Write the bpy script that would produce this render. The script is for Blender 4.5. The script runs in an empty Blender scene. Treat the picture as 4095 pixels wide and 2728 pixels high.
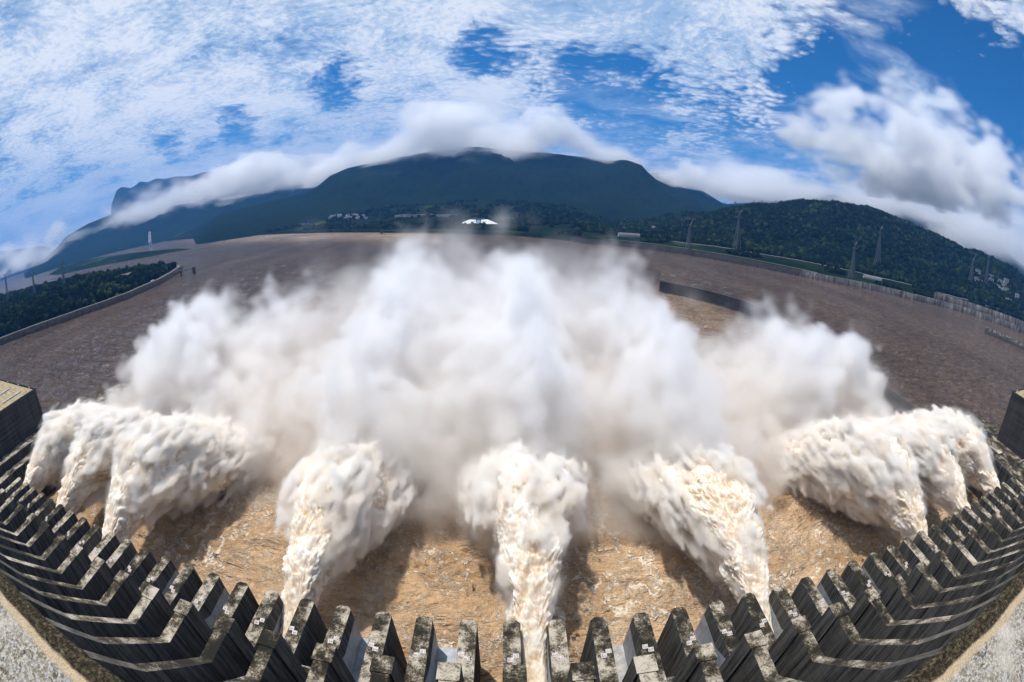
import bpy, bmesh, math, random
import numpy as np
from mathutils import Vector, Matrix
C = bpy.context.scene
COL = C.collection
rad = math.radians

# ------------------------------------------------------------------ camera (full-frame 15.7 mm equisolid fisheye)
CAMZ = 116.0
PITCH, ROLL, YAW = .3164, -.0143, .0090
cam_d = bpy.data.cameras.new('camera'); cam = bpy.data.objects.new('camera', cam_d); COL.objects.link(cam)
cam_d.type = 'PANO'
for holder in (cam_d, getattr(cam_d, 'cycles', None)):
    for k, v in (('panorama_type', 'FISHEYE_EQUISOLID'), ('fisheye_lens', 15.683), ('fisheye_fov', math.pi*1.05)):
        try: setattr(holder, k, v)
        except Exception: pass
cam_d.sensor_width = 36; cam_d.sensor_fit = 'HORIZONTAL'
cam_d.clip_start = .05; cam_d.clip_end = 60000
sp, cp, sy, cy, sr, cr = math.sin(PITCH), math.cos(PITCH), math.sin(YAW), math.cos(YAW), math.sin(ROLL), math.cos(ROLL)
Rv = Vector((cy, -sy, 0)); Uv = Vector((sy*sp, cy*sp, cp)); Fv = Vector((sy*cp, cy*cp, -sp))
ex = Rv*cr-Uv*sr; ey = Rv*sr+Uv*cr; ez = -Fv
cam.matrix_world = Matrix(((ex.x, ey.x, ez.x, 0), (ex.y, ey.y, ez.y, 0), (ex.z, ey.z, ez.z, CAMZ), (0, 0, 0, 1)))
C.camera = cam

# ------------------------------------------------------------------ render settings, sun
C.render.engine = 'CYCLES'
C.view_settings.view_transform = 'Standard'; C.view_settings.look = 'None'
C.view_settings.exposure = 0.0; C.view_settings.gamma = 1
cyc = C.cycles
cyc.use_denoising = True
cyc.max_bounces = 10; cyc.diffuse_bounces = 2; cyc.glossy_bounces = 2; cyc.transparent_max_bounces = 8
cyc.volume_bounces = 8
cyc.volume_step_rate = 1.8; cyc.volume_max_steps = 256
cyc.use_adaptive_sampling = True; cyc.adaptive_threshold = .035
cyc.sample_clamp_indirect = 6

SUN_EL, SUN_AZ = rad(74), rad(-42)      # azimuth measured from +y towards +x
sun_dir = Vector((math.sin(SUN_AZ)*math.cos(SUN_EL), math.cos(SUN_AZ)*math.cos(SUN_EL), math.sin(SUN_EL)))
sun_d = bpy.data.lights.new('sun', 'SUN'); sun = bpy.data.objects.new('sun', sun_d); COL.objects.link(sun)
sun_d.energy = 4.5; sun_d.angle = rad(.53); sun_d.color = (1, .955, .89)
sun.rotation_euler = sun_dir.to_track_quat('Z', 'Y').to_euler(); sun.location = (0, 0, 3000)

# ------------------------------------------------------------------ node helper
class NT:
    def __init__(s, tree): s.t = tree; s.n = tree.nodes; s.l = tree.links
    def new(s, typ, **kw):
        nd = s.n.new(typ)
        for k, v in kw.items():
            if k == 'inp':
                for a, b in v.items(): s.set(nd, a, b)
            else: setattr(nd, k, v)
        return nd
    def set(s, nd, a, b):
        sock = nd.inputs[a]
        if isinstance(b, bpy.types.NodeSocket): s.l.new(b, sock)
        elif isinstance(b, bpy.types.Node): s.l.new(b.outputs[0], sock)
        else: sock.default_value = b
    def math(s, op, a, b=None, c=None, clamp=False):
        nd = s.n.new('ShaderNodeMath'); nd.operation = op; nd.use_clamp = clamp
        for i, v in enumerate((a, b, c)):
            if v is not None: s.set(nd, i, v)
        return nd.outputs[0]
    def vmath(s, op, a, b=None, scale=None):
        nd = s.n.new('ShaderNodeVectorMath'); nd.operation = op
        s.set(nd, 0, a)
        if b is not None: s.set(nd, 1, b)
        if scale is not None: s.set(nd, 'Scale', scale)
        return nd.outputs[0]
    def mix(s, f, a, b, blend='MIX'):
        nd = s.n.new('ShaderNodeMix'); nd.data_type = 'RGBA'; nd.blend_type = blend
        s.set(nd, 0, f); s.set(nd, 6, a); s.set(nd, 7, b)
        return nd.outputs[2]
    def noise(s, vec, scale, detail=4, rough=.55, dist=0, w=None, out=0):
        nd = s.n.new('ShaderNodeTexNoise')
        if w is not None: nd.noise_dimensions = '4D'; s.set(nd, 'W', w)
        if vec is not None: s.set(nd, 'Vector', vec)
        s.set(nd, 'Scale', scale); s.set(nd, 'Detail', detail); s.set(nd, 'Roughness', rough); s.set(nd, 'Distortion', dist)
        return nd.outputs[out]
    def mr(s, v, a, b, c=0., d=1., smooth=False):
        nd = s.n.new('ShaderNodeMapRange'); nd.clamp = True
        if smooth: nd.interpolation_type = 'SMOOTHSTEP'
        for i, x in enumerate((v, a, b, c, d)): s.set(nd, i, x)
        return nd.outputs[0]
    def ramp(s, v, pts):
        nd = s.n.new('ShaderNodeValToRGB'); s.set(nd, 0, v)
        el = nd.color_ramp.elements
        while len(el) < len(pts): el.new(.5)
        for e, (p, c) in zip(el, pts): e.position = p; e.color = (*c, 1)
        return nd.outputs[0]
    def mapping(s, vec, scale=(1, 1, 1), loc=(0, 0, 0), rot=(0, 0, 0)):
        nd = s.n.new('ShaderNodeMapping'); s.set(nd, 'Vector', vec); s.set(nd, 'Scale', scale); s.set(nd, 'Location', loc); s.set(nd, 'Rotation', rot)
        return nd.outputs[0]
def mat(name):
    m = bpy.data.materials.new(name); m.use_nodes = True
    t = NT(m.node_tree); b = m.node_tree.nodes['Principled BSDF']
    return m, t, b
def rgb(c): return (*c, 1)

# ------------------------------------------------------------------ sky
world = bpy.data.worlds.new('World'); C.world = world; world.use_nodes = True
W = NT(world.node_tree); W.n.clear()
sky = W.new('ShaderNodeTexSky', sky_type='NISHITA', sun_disc=False, sun_elevation=SUN_EL, sun_rotation=SUN_AZ,
            altitude=200, air_density=1.0, dust_density=.6, ozone_density=2.5)
tc = W.new('ShaderNodeTexCoord'); D = W.vmath('NORMALIZE', tc.outputs['Generated'])
sep = W.new('ShaderNodeSeparateXYZ', inp={0: D}); dz = W.math('MAXIMUM', sep.outputs[2], 0.0)
kk = W.math('DIVIDE', 1.0, W.math('ADD', dz, .10))
comb = W.new('ShaderNodeCombineXYZ', inp={0: W.math('MULTIPLY', sep.outputs[0], kk), 1: W.math('MULTIPLY', sep.outputs[1], kk), 2: 0.0})
P2 = comb.outputs[0]
ox, oy, oz = sep.outputs
# coverage field in sky-direction space: broad sheet left/overhead, open blue to the right
def blob(cx, cy, cz, w0, w1):
    v = Vector((cx, cy, cz)).normalized(); d = W.n.new('ShaderNodeVectorMath'); d.operation = 'DOT_PRODUCT'
    W.set(d, 0, D); d.inputs[1].default_value = v; return W.mr(d.outputs['Value'], math.cos(rad(w1)), math.cos(rad(w0)), 0, 1, True)
def dirv(az, el): return (math.sin(rad(az))*math.cos(rad(el)), math.cos(rad(az))*math.cos(rad(el)), math.sin(rad(el)))
def n2(vec, sc, det, rough=.6, out=0):
    nd = W.new('ShaderNodeTexNoise', noise_dimensions='2D'); W.set(nd, 'Vector', vec); nd.inputs['Scale'].default_value = sc; nd.inputs['Detail'].default_value = det; nd.inputs['Roughness'].default_value = rough; return nd.outputs[out]
warp = W.vmath('SCALE', W.vmath('SUBTRACT', n2(P2, 1.3, 2, .55, 1), (.5, .5, .5)), scale=.26)
Pw = W.vmath('ADD', P2, warp)
cover = n2(Pw, .8, 3, .55); sheet = n2(Pw, 3.0, 6, .68)
vor = W.new('ShaderNodeTexVoronoi', voronoi_dimensions='2D', feature='SMOOTH_F1', inp={'Vector': W.vmath('ADD', Pw, W.vmath('SCALE', warp, scale=.35)), 'Scale': 14., 'Smoothness': .35})
vorw = W.new('ShaderNodeCombineXYZ', inp={0: W.math('MULTIPLY', sheet, .16), 1: W.math('MULTIPLY', sheet, -.12), 2: 0.})
W.set(vor, 'Vector', W.vmath('ADD', Pw, vorw)); fine = n2(Pw, 26, 3, .65)
puff = W.math('SUBTRACT', 1.0, W.math('MULTIPLY', vor.outputs[0], 1.2))
bias = W.mr(ox, -.25, .6, .40, .13)
for (az, el, w0, w1, amt) in ((56, 24, 3, 24, -.24), (40, 15, 1, 9, -.20), (30, 14, 1, 7, -.08), (68, 26, 3, 14, -.10), (30, 27, 3, 15, .16), (66, 40, 4, 16, .16), (12, 14, 1, 9, -.14), (-22, 16.5, .5, 5, -.22), (-3, 20.5, .5, 6, -.22), (6, 18.5, .5, 6, -.20), (-35, 12, .5, 4, -.22), (-44, 10, .5, 3, -.2), (-60, 30, 2, 14, .05), (8, 28, 4, 15, .17), (24, 24, 3, 11, .07), (74, 34, 3, 15, .24), (44, 30, 2, 9, .10)):
    bias = W.math('ADD', bias, W.math('MULTIPLY', blob(*dirv(az, el), w0, w1), amt))
cv = W.math('ADD', W.math('ADD', W.math('MULTIPLY', cover, .50), W.math('MULTIPLY', sheet, .66)), bias)
cv = W.math('ADD', cv, W.math('ADD', W.math('MULTIPLY', puff, W.mr(ox, -.5, .15, .07, .20)), W.math('MULTIPLY', fine, .09)))
alpha = W.mr(cv, .76, 1.03, 0, .96, True)
cir = n2(W.mapping(W.vmath('ADD', P2, W.vmath('SCALE', warp, scale=3.2)), (.55, 1.0, 1), rot=(0, 0, .75)), 1.4, 5, .58)
alpha2 = W.math('MULTIPLY', W.mr(cir, .44, .78, 0, .85, True), W.mr(ox, .0, .45, .25, 1))
inv = lambda q: W.math('SUBTRACT', 1.0, q)
alpha = inv(W.math('MULTIPLY', inv(alpha), inv(alpha2)))
thick = W.mr(W.math('ADD', W.math('MULTIPLY', sheet, .5), W.math('ADD', W.math('MULTIPLY', fine, .3), W.math('MULTIPLY', cover, .3))), .42, .66, 0, 1, True)
ccol = W.mix(thick, (4.4, 6.3, 9.0, 1), (10.2, 10.7, 11.5, 1))
low = W.mr(W.math('ADD', oz, W.math('MULTIPLY', W.math('SUBTRACT', sheet, .5), -.25)), .0, .27, 1, 0, True)
lowl = W.math('MULTIPLY', low, W.mr(ox, .35, .8, 1, .55))
ccol = W.mix(W.math('MULTIPLY', lowl, .8), ccol, W.mix(W.mr(cover, .4, .62), (3.6, 5.4, 8.0, 1), (5.6, 6.9, 8.8, 1)))
alpha = W.math('MAXIMUM', alpha, W.math('MULTIPLY', lowl, .9))
skyc = W.mix(1.0, sky.outputs[0], (.09, .58, 1.0, 1), 'MULTIPLY')
col = W.mix(alpha, skyc, ccol)
bg = W.new('ShaderNodeBackground', inp={0: col, 1: .085})
W.new('ShaderNodeOutputWorld', inp={0: bg})

# ------------------------------------------------------------------ object helpers
def tag(o, label=None, cat=None, group=None, kind=None):
    if label: o['label'] = label
    if cat: o['category'] = cat
    if group: o['group'] = group
    if kind: o['kind'] = kind
    return o
def empty(name, loc=(0, 0, 0), rz=0):
    o = bpy.data.objects.new(name, None); COL.objects.link(o); o.location = loc; o.rotation_euler = (0, 0, rz); o.empty_display_size = 1; return o
def link(name, me, parent=None, loc=(0, 0, 0)):
    o = bpy.data.objects.new(name, me); COL.objects.link(o)
    if parent: o.parent = parent
    o.location = loc
    return o
def npmesh(name, V, F, m=None, smooth=False, attrs=None):
    """V (n,3), F (k,4) or (k,3) arrays"""
    V = np.asarray(V, np.float32); F = np.asarray(F, np.int32)
    me = bpy.data.meshes.new(name); me.vertices.add(len(V)); me.vertices.foreach_set('co', V.ravel())
    k = F.shape[1]
    me.loops.add(F.size); me.loops.foreach_set('vertex_index', F.ravel())
    me.polygons.add(len(F)); me.polygons.foreach_set('loop_start', np.arange(len(F), dtype=np.int32)*k)
    me.polygons.foreach_set('loop_total', np.full(len(F), k, np.int32))
    if smooth: me.polygons.foreach_set('use_smooth', np.ones(len(F), bool))
    for nm, a in (attrs or {}).items():
        at = me.attributes.new(nm, 'FLOAT', 'POINT'); at.data.foreach_set('value', np.asarray(a, np.float32).ravel())
    me.update(calc_edges=True); me.validate()
    if m: me.materials.append(m)
    return me
class MB:
    """collects solids, links them as ONE mesh"""
    def __init__(s): s.v = []; s.f = []
    def box(s, x0, x1, y0, y1, z0, z1):
        b = len(s.v); s.v += [(x, y, z) for z in (z0, z1) for y in (y0, y1) for x in (x0, x1)]
        s.f += [tuple(b+i for i in q) for q in ((0, 2, 3, 1), (4, 5, 7, 6), (0, 1, 5, 4), (2, 6, 7, 3), (0, 4, 6, 2), (1, 3, 7, 5))]; return s
    def hexa(s, pts):                       # 8 points, order as box
        b = len(s.v); s.v += [tuple(p) for p in pts]
        s.f += [tuple(b+i for i in q) for q in ((0, 2, 3, 1), (4, 5, 7, 6), (0, 1, 5, 4), (2, 6, 7, 3), (0, 4, 6, 2), (1, 3, 7, 5))]; return s
    def prism(s, poly, x0, x1, axis='x'):   # polygon in (y,z) extruded along x (or (x,y) along z)
        b = len(s.v); n = len(poly)
        for X in (x0, x1):
            for (a, c) in poly: s.v.append((X, a, c) if axis == 'x' else ((a, c, X) if axis == 'z' else (a, X, c)))
        s.f.append(tuple(b+i for i in range(n))); s.f.append(tuple(b+n+i for i in reversed(range(n))))
        for i in range(n):
            j = (i+1) % n; s.f.append((b+j, b+i, b+n+i, b+n+j))
        return s
    def bar(s, p, q, w, w2=None):           # square bar between points
        p = Vector(p); q = Vector(q); d = (q-p).normalized(); up = Vector((0, 0, 1)) if abs(d.z) < .95 else Vector((1, 0, 0))
        a = d.cross(up).normalized(); c = d.cross(a); w2 = w2 or w; b = len(s.v)
        for (o, ww) in ((p, w), (q, w2)):
            for (i, j) in ((-1, -1), (1, -1), (1, 1), (-1, 1)): s.v.append(tuple(o+a*i*ww/2+c*j*ww/2))
        s.f += [(b, b+1, b+2, b+3), (b+7, b+6, b+5, b+4)]+[(b+i, b+4+i, b+4+(i+1) % 4, b+(i+1) % 4) for i in range(4)]; return s
    def mesh(s, name, m=None, bevel=0):
        me = bpy.data.meshes.new(name); me.from_pydata(s.v, [], s.f); me.update()
        bm = bmesh.new(); bm.from_mesh(me); bmesh.ops.recalc_face_normals(bm, faces=bm.faces)
        if bevel: bmesh.ops.bevel(bm, geom=bm.edges[:], offset=bevel, segments=1, affect='EDGES')
        bm.to_mesh(me); bm.free()
        if m: me.materials.append(m)
        return me
    def build(s, name, m=None, parent=None, bevel=0): return link(name, s.mesh(name, m, bevel), parent)

# ------------------------------------------------------------------ numpy noise
rng = np.random.default_rng(7)
PERM = rng.permutation(4096).astype(np.int64); GR = rng.normal(size=(4096, 3)); GR /= np.linalg.norm(GR, axis=1)[:, None]
def perlin(P, seed=0):
    P = np.asarray(P, float)+seed*17.37; I = np.floor(P).astype(np.int64); Fr = P-I; u = Fr*Fr*Fr*(Fr*(Fr*6-15)+10)
    def h(i, j, k):
        g = GR[PERM[(PERM[(PERM[(I[:, 0]+i) & 4095]+I[:, 1]+j) & 4095]+I[:, 2]+k) & 4095]]
        return g[:, 0]*(Fr[:, 0]-i)+g[:, 1]*(Fr[:, 1]-j)+g[:, 2]*(Fr[:, 2]-k)
    def L(a, b, t): return a+(b-a)*t
    x = [L(h(0, j, k), h(1, j, k), u[:, 0]) for j, k in ((0, 0), (1, 0), (0, 1), (1, 1))]
    return L(L(x[0], x[1], u[:, 1]), L(x[2], x[3], u[:, 1]), u[:, 2])*1.6
def fbm(P, octs=4, gain=.5, seed=0, billow=False):
    r = 0; a = 1; t = 0
    for o in range(octs):
        n = perlin(P*(2.03**o), seed+o*3)
        r = r+a*(np.abs(n)*2-.6 if billow else n); t += a; a *= gain
    return r/t
def smooth(x, a, b): t = np.clip((x-a)/(b-a), 0, 1); return t*t*(3-2*t)
# ================================================================== DAM
def concrete(name, base=(.16, .15, .135), dark=(.018, .017, .014), top=True, scale=1.0):
    m, t, b = mat(name)
    g = t.new('ShaderNodeNewGeometry'); tcx = t.new('ShaderNodeTexCoord'); obi = t.new('ShaderNodeObjectInfo')
    P = t.vmath('ADD', g.outputs['Position'], t.vmath('SCALE', (37., 11., 5.), scale=obi.outputs['Random']))
    nz = t.new('ShaderNodeSeparateXYZ', inp={0: g.outputs['Normal']}).outputs[2]
    # weathered top: lichen-black blotches over pale crust
    n1 = t.noise(P, .55*scale, 6, .68); n2 = t.noise(P, 2.6*scale, 6, .7); n3 = t.noise(P, .16*scale, 2, .5)
    bl = t.math('ADD', t.math('ADD', t.math('MULTIPLY', n1, .55), t.math('MULTIPLY', n2, .45)), t.math('MULTIPLY', t.math('SUBTRACT', n3, .5), .55))
    rnd = t.math('MULTIPLY', t.math('SUBTRACT', obi.outputs['Random'], .5), .11)
    bl = t.math('ADD', bl, rnd)
    topc = t.ramp(bl, [(.40, dark), (.465, (.050, .042, .028)), (.515, (.12, .10, .072)), (.56, (.27, .235, .18)), (.64, (.46, .41, .33))])
    # sides: vertical wet streaks, pour lines and joints
    st = t.noise(t.mapping(P, (.9, .9, .06)), 1.0, 5, .65); st2 = t.noise(t.mapping(P, (3.2, 3.2, .12)), 1.0, 4, .6)
    s = t.math('ADD', t.math('MULTIPLY', st, .6), t.math('MULTIPLY', st2, .4))
    side = t.ramp(s, [(.34, (.012, .012, .011)), (.47, tuple(c*.45 for c in base)), (.56, tuple(c*.8 for c in base)), (.72, tuple(c*1.25 for c in base))])
    sx = t.new('ShaderNodeSeparateXYZ', inp={0: g.outputs['Position']})
    pour = t.math('LESS_THAN', t.math('FRACT', t.math('MULTIPLY', sx.outputs[2], .333)), .035)
    jo = t.math('LESS_THAN', t.math('FRACT', t.math('MULTIPLY', sx.outputs[1], .19)), .03)
    ln = t.math('MAXIMUM', pour, jo)
    side = t.mix(t.math('MULTIPLY', ln, .45), side, (.008, .008, .008, 1))
    if top: c = t.mix(t.mr(nz, .45, .7), side, topc)
    else: c = side
    t.set(b, 'Base Color', c); t.set(b, 'Roughness', .9); b.inputs['Specular IOR Level'].default_value = .12
    bmp = t.new('ShaderNodeBump', inp={'Strength': .5, 'Distance': .25, 'Height': t.math('ADD', n2, t.math('MULTIPLY', n1, .6))})
    t.set(b, 'Normal', bmp)
    return m
M_conc = concrete('dam_concrete')
M_face = concrete('dam_face_concrete', base=(.10, .095, .09), top=True)
M_wall = concrete('wall_concrete', base=(.30, .29, .27), scale=.5)
def plain(name, c, rough=.6, metal=0, var=.0, vs=1.0):
    m, t, b = mat(name)
    if var:
        g = t.new('ShaderNodeNewGeometry'); n = t.noise(g.outputs['Position'], vs, 5, .6)
        t.set(b, 'Base Color', t.mix(t.mr(n, .35, .65), rgb([x*(1-var) for x in c]), rgb([min(1, x*(1+var)) for x in c])))
    else: b.inputs['Base Color'].default_value = rgb(c)
    b.inputs['Roughness'].default_value = rough; b.inputs['Metallic'].default_value = metal
    if rough > .75: b.inputs['Specular IOR Level'].default_value = .08
    return m
M_coat = plain('grey_epoxy_coating', (.30, .32, .36), .5, 0, .25, .4)
M_slab = plain('wet_bucket_slab', (.34, .33, .31), .5, 0, .35, .35)
M_sign = plain('white_enamel', (.52, .51, .48), .6, 0, .25, 1.5)
M_red = plain('faded_red_paint', (.28, .06, .05), .6)
M_steel = plain('galvanised_steel', (.30, .31, .32), .5, .4)
M_white = plain('white_paint', (.78, .78, .76), .6)
M_tower = plain('pylon_steel', (.10, .105, .11), .6, .2)

def railing(x0, y0, x1, y1, z, parent, n, h=1.2):
    b = MB(); p = Vector((x0, y0, z)); q = Vector((x1, y1, z))
    for i in range(n+1):
        a = p.lerp(q, i/n); b.bar(a, a+Vector((0, 0, h)), .12)
    for hh in (h, h*.5): b.bar(p+Vector((0, 0, hh)), q+Vector((0, 0, hh)), .10)
    return b.build('railing', M_steel, parent)
XP = lambda k: 1.47+21*(k//2)+(10.73 if k % 2 else 0)
# dam body (downstream face behind the piers)
mb = MB()
mb.prism([(-2.4, 84), (-1.0, 72), (6, 52), (20, 28), (33, 12), (42, 3), (50, -2.0), (52, -6), (-14, -6), (-14, 84)], -252, 262)
dam = mb.build('dam_wall', M_face); tag(dam, 'dark stepped concrete face of the dam behind and between the spillway piers', 'dam')
# pier template
def pier_body():
    b = MB()
    h = 2.05
    b.prism([(-h, 38.3), (h, 38.3), (h, 64.1), (h-.9, 65.05), (-h+.9, 65.05), (-h, 64.1)], -6, 24.4, 'z')
    b.prism([(-h+.5, 36.8), (h-.5, 36.8), (h-.5, 38.3), (-h+.5, 38.3)], -6, 24.38, 'z')
    return b
def upper():
    b = MB()
    b.prism([(33.1, 50.3), (25.6, 50.3), (13.2, 63.5), (11.0, 67.3), (5.3, 77.1), (5.3, 84.5), (-3, 84.5), (-3, -5.5), (33.1, -5.5)], -1.47, 1.47)
    b.prism([(36.79, 50.55), (33.1, 50.55), (33.1, -5.4), (36.79, -5.4)], -1.85, 1.85)
    return b
me_low = pier_body().mesh('pier_nose', M_conc, .07); me_up = upper().mesh('pier_tower', M_conc, .05)
def wavy(me, amp, seed):
    n = len(me.vertices); co = np.empty(n*3, np.float32); me.vertices.foreach_get('co', co); return
me_coat = {}
for sgn in (-1, 1):
    x0, x1 = (2.04, 2.075) if sgn > 0 else (-2.075, -2.04)
    me_coat[sgn] = MB().prism([(64.0, 10.75), (64.0, 19.9), (52.5, 19.2), (46.5, 22.0), (46.5, 10.75)], x0, x1).mesh('coated_lining', M_coat)
me_plate = MB().box(-.68, .68, -.60, .60, -.05, .05).mesh('sign_plate', M_sign)
def text_mesh(txt, size):
    cu = bpy.data.curves.new('lettering', 'FONT'); cu.body = txt; cu.size = size; cu.align_x = 'CENTER'; cu.align_y = 'CENTER'; cu.extrude = .012; cu.offset = .012
    cu.resolution_u = 3
    o = bpy.data.objects.new('t', cu); COL.objects.link(o)
    me = bpy.data.meshes.new_from_object(o.evaluated_get(bpy.context.evaluated_depsgraph_get())); bpy.data.objects.remove(o); me.name = 'lettering'
    me.materials.clear(); me.materials.append(M_red); return me
tcache = {}
def sign(parent, txt, x, y, right):
    s = link('sign_plate', me_plate, parent, (x, y, 24.62)); s.rotation_euler = (rad(14), 0, rad(random.uniform(-3, 3)))
    if txt not in tcache: tcache[txt] = text_mesh(txt, .72)
    link('lettering', tcache[txt], s, (0, -.16, .062))
    if 'arrow' not in tcache:
        a = MB(); a.box(-.34, -.02, -.02, .02, 0, .02); a.box(-.44, -.28, -.07, .07, 0, .02); tcache['arrow'] = a.mesh('arrow_mark', M_red)
    ar = link('arrow_mark', tcache['arrow'], s, (0, .38, .055));
    if right: ar.rotation_euler = (0, 0, math.pi)
random.seed(3)
for k in range(-22, 24):
    p = empty('spillway_pier', (XP(k), 0, 0))
    even = k % 2 == 0
    if even: sl, bl = 12+k//2, 11+k//2
    else: sl, bl = 12+(k-1)//2, 12+(k-1)//2
    link('pier_nose', me_low, p); link('pier_tower', me_up, p)
    link('coated_lining', me_coat[1 if even else -1], p)
    names = []
    if even:
        if bl >= 1: sign(p, f'B{bl}', -.30, 52.7, False); names.append(f'B{bl}')
        sign(p, f'S{sl}', .92, 53.9, True); names.append(f'S{sl}')
    else:
        sign(p, f'S{sl}', -1.02, 53.9, False); names.append(f'S{sl}')
        if bl <= 22: sign(p, f'B{bl}', .20, 52.8, True); names.append(f'B{bl}')
    tag(p, 'weathered concrete spillway pier whose top carries ' + ('the sign ' + names[0] if len(names) == 1 else f'the signs {names[0]} and {names[1]}'), 'pier', 'spillway piers in a row below the dam crest')
# abutment piers at both ends of the row
for xx, lab in ((XP(-22)-10.3, 'broad mossy end pier beside the left powerhouse wall'), (XP(23)+10.3, 'broad mossy end pier beside the right powerhouse wall')):
    p = empty('end_pier', (xx, 0, 0)); s = MB(); s.box(-3, 3, 38.3, 63, -6, 26.0); l = s.build('pier_nose', M_conc, p, .1)
    u = MB(); u.prism([(38.3, 50.3), (25.6, 50.3), (13.2, 63.5), (5.3, 77.1), (5.3, 84.5), (-3, 84.5), (-3, -5.5), (38.3, -5.5)], -2.6, 2.6); u.build('pier_tower', M_conc, p, .1)
    tag(p, lab, 'pier')
# flip-bucket slabs in the deep-outlet bays, low gates in the surface bays
S_JET = {1, 3, 5, 9, 12, 15, 19, 21, 23}
for s_ in range(1, 24):
    k = 2*(s_-12); x0, x1 = XP(k)+2.06, XP(k+1)-2.06
    b = MB(); b.prism([(40, 10.7), (64.0, 10.7), (64.0, 8.6), (50, -3), (40, -3)], x0, x1)
    o = b.build('flip_bucket', M_slab, None, .05)
    if s_ in (10, 11): o.data.materials[0] = M_coat
    tag(o, f'flat concrete outlet lip lying between the two piers signed S{s_}', 'outlet lip', 'outlet lips between the piers')
for b_ in range(1, 23):
    k = 2*(b_-12)+1; x0, x1 = XP(k)+2.06, XP(k+1)-2.06
    b = MB(); b.prism([(38.4, 22), (45.8, 19.5), (46.6, 18.5), (46.0, 12), (38.4, 8)], x0, x1)
    so = b.build('spillway_sill', M_conc, None, .05); railing(x0+.3, 45.4, x1-.3, 45.4, 19.6, so, 4, 1.1)
    if b_ % 3 != 1: lp = MB(); lp.box(x1-.9, x1-.5, 44.6, 45.0, 19.5, 20.9); lp.bar((x1-.7, 44.8, 20.9), (x1-1.1, 45.4, 21.2), .45); lp.build('work_lamp', M_white, so)
    tag(so, f'short stained concrete sill between the two piers signed B{b_}', 'sill', 'surface spillway sills between the piers')

# near parapet (the ledge under the camera, its edge runs parallel to the dam)
m, t, b = mat('parapet_concrete')
g = t.new('ShaderNodeNewGeometry'); Pp = g.outputs['Position']
sx = t.new('ShaderNodeSeparateXYZ', inp={0: Pp}); yy = t.math('ADD', sx.outputs[1], t.math('MULTIPLY', t.math('SUBTRACT', t.noise(Pp, 2.2, 5, .65), .5), .075))
peb = t.new('ShaderNodeTexVoronoi', inp={'Vector': t.vmath('ADD', Pp, t.vmath('SCALE', t.noise(Pp, 60, 2, out=1), scale=.012)), 'Scale': 85.})
pc = t.ramp(t.new('ShaderNodeSeparateXYZ', inp={0: peb.outputs[1]}).outputs[0], [(.0, (.16, .14, .10)), (.35, (.34, .30, .23)), (.6, (.50, .46, .38)), (.85, (.40, .40, .42)), (1, (.22, .18, .12))])
holes = t.mr(t.noise(Pp, 40, 5, .8), .50, .58); hol2 = t.mr(t.noise(Pp, 7, 4, .6), .42, .58)
light = t.mix(t.math('MULTIPLY', holes, t.math('ADD', .35, t.math('MULTIPLY', hol2, .6))), pc, (.025, .02, .014, 1))
pale = t.mix(t.mr(t.noise(Pp, 4, 5, .6), .45, .62), light, (.52, .47, .40, 1)); light = t.mix(t.mr(t.noise(Pp, 1.6, 4, .6), .48, .58), light, pale)
cem = t.mix(t.noise(Pp, 9, 4), (.42, .30, .17, 1), (.56, .46, .32, 1))
moss = t.ramp(t.noise(Pp, 48, 5, .78), [(.34, (.006, .005, .003)), (.49, (.030, .023, .013)), (.60, (.11, .088, .050)), (.74, (.30, .25, .16))])
inner = t.mix(t.mr(yy, .045, .062), light, cem); c = t.mix(t.mr(yy, .085, .098), inner, moss)
t.set(b, 'Base Color', c); t.set(b, 'Roughness', .92)
t.set(b, 'Normal', t.new('ShaderNodeBump', inp={'Strength': .9, 'Distance': .012, 'Height': t.math('ADD', t.noise(Pp, 48, 5, .75), peb.outputs[0])}))
M_par = m; b.inputs['Specular IOR Level'].default_value = .2
nx, ny = 900, 60
X, Y = np.meshgrid(np.linspace(-6, 6, nx), np.linspace(-.55, .178, ny)); Pn = np.stack([X.ravel(), Y.ravel(), 0*X.ravel()], 1)
rough = .010*fbm(Pn*14, 3, .6)+.004*fbm(Pn*60, 2, .6)*(1+2*smooth(Pn[:, 1], .07, .1))
edge = smooth(Pn[:, 1], .155, .178)
Z = CAMZ-1.0+rough*(1-.5*edge)-.02*edge; Pn[:, 1] += edge*.010*fbm(Pn*9, 3, seed=4)
V = np.stack([Pn[:, 0], Pn[:, 1], Z], 1); Vb = V.copy()[-nx:]; Vb[:, 2] = CAMZ-3.2; Vb[:, 1] -= .02
i = np.arange(nx-1)[None]+np.arange(ny-1)[:, None]*nx; Fq = np.stack([i, i+1, i+nx+1, i+nx], -1).reshape(-1, 4)
tp = (ny-1)*nx+np.arange(nx-1); bt = ny*nx+np.arange(nx-1); Fq = np.concatenate([Fq, np.stack([tp, tp+1, bt+1, bt], -1)])
par = empty('parapet', (0, 0, 0)); link('parapet_cap', npmesh('parapet_cap', np.concatenate([V, Vb]), Fq, M_par, True), par)
MB().box(-252, 262, -8, .10, 84, CAMZ-1.35).build('parapet_wall', M_face, par)
pl_=0
tag(par, 'gritty weathered concrete parapet of the dam crest in the near bottom corners', 'parapet')
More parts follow.
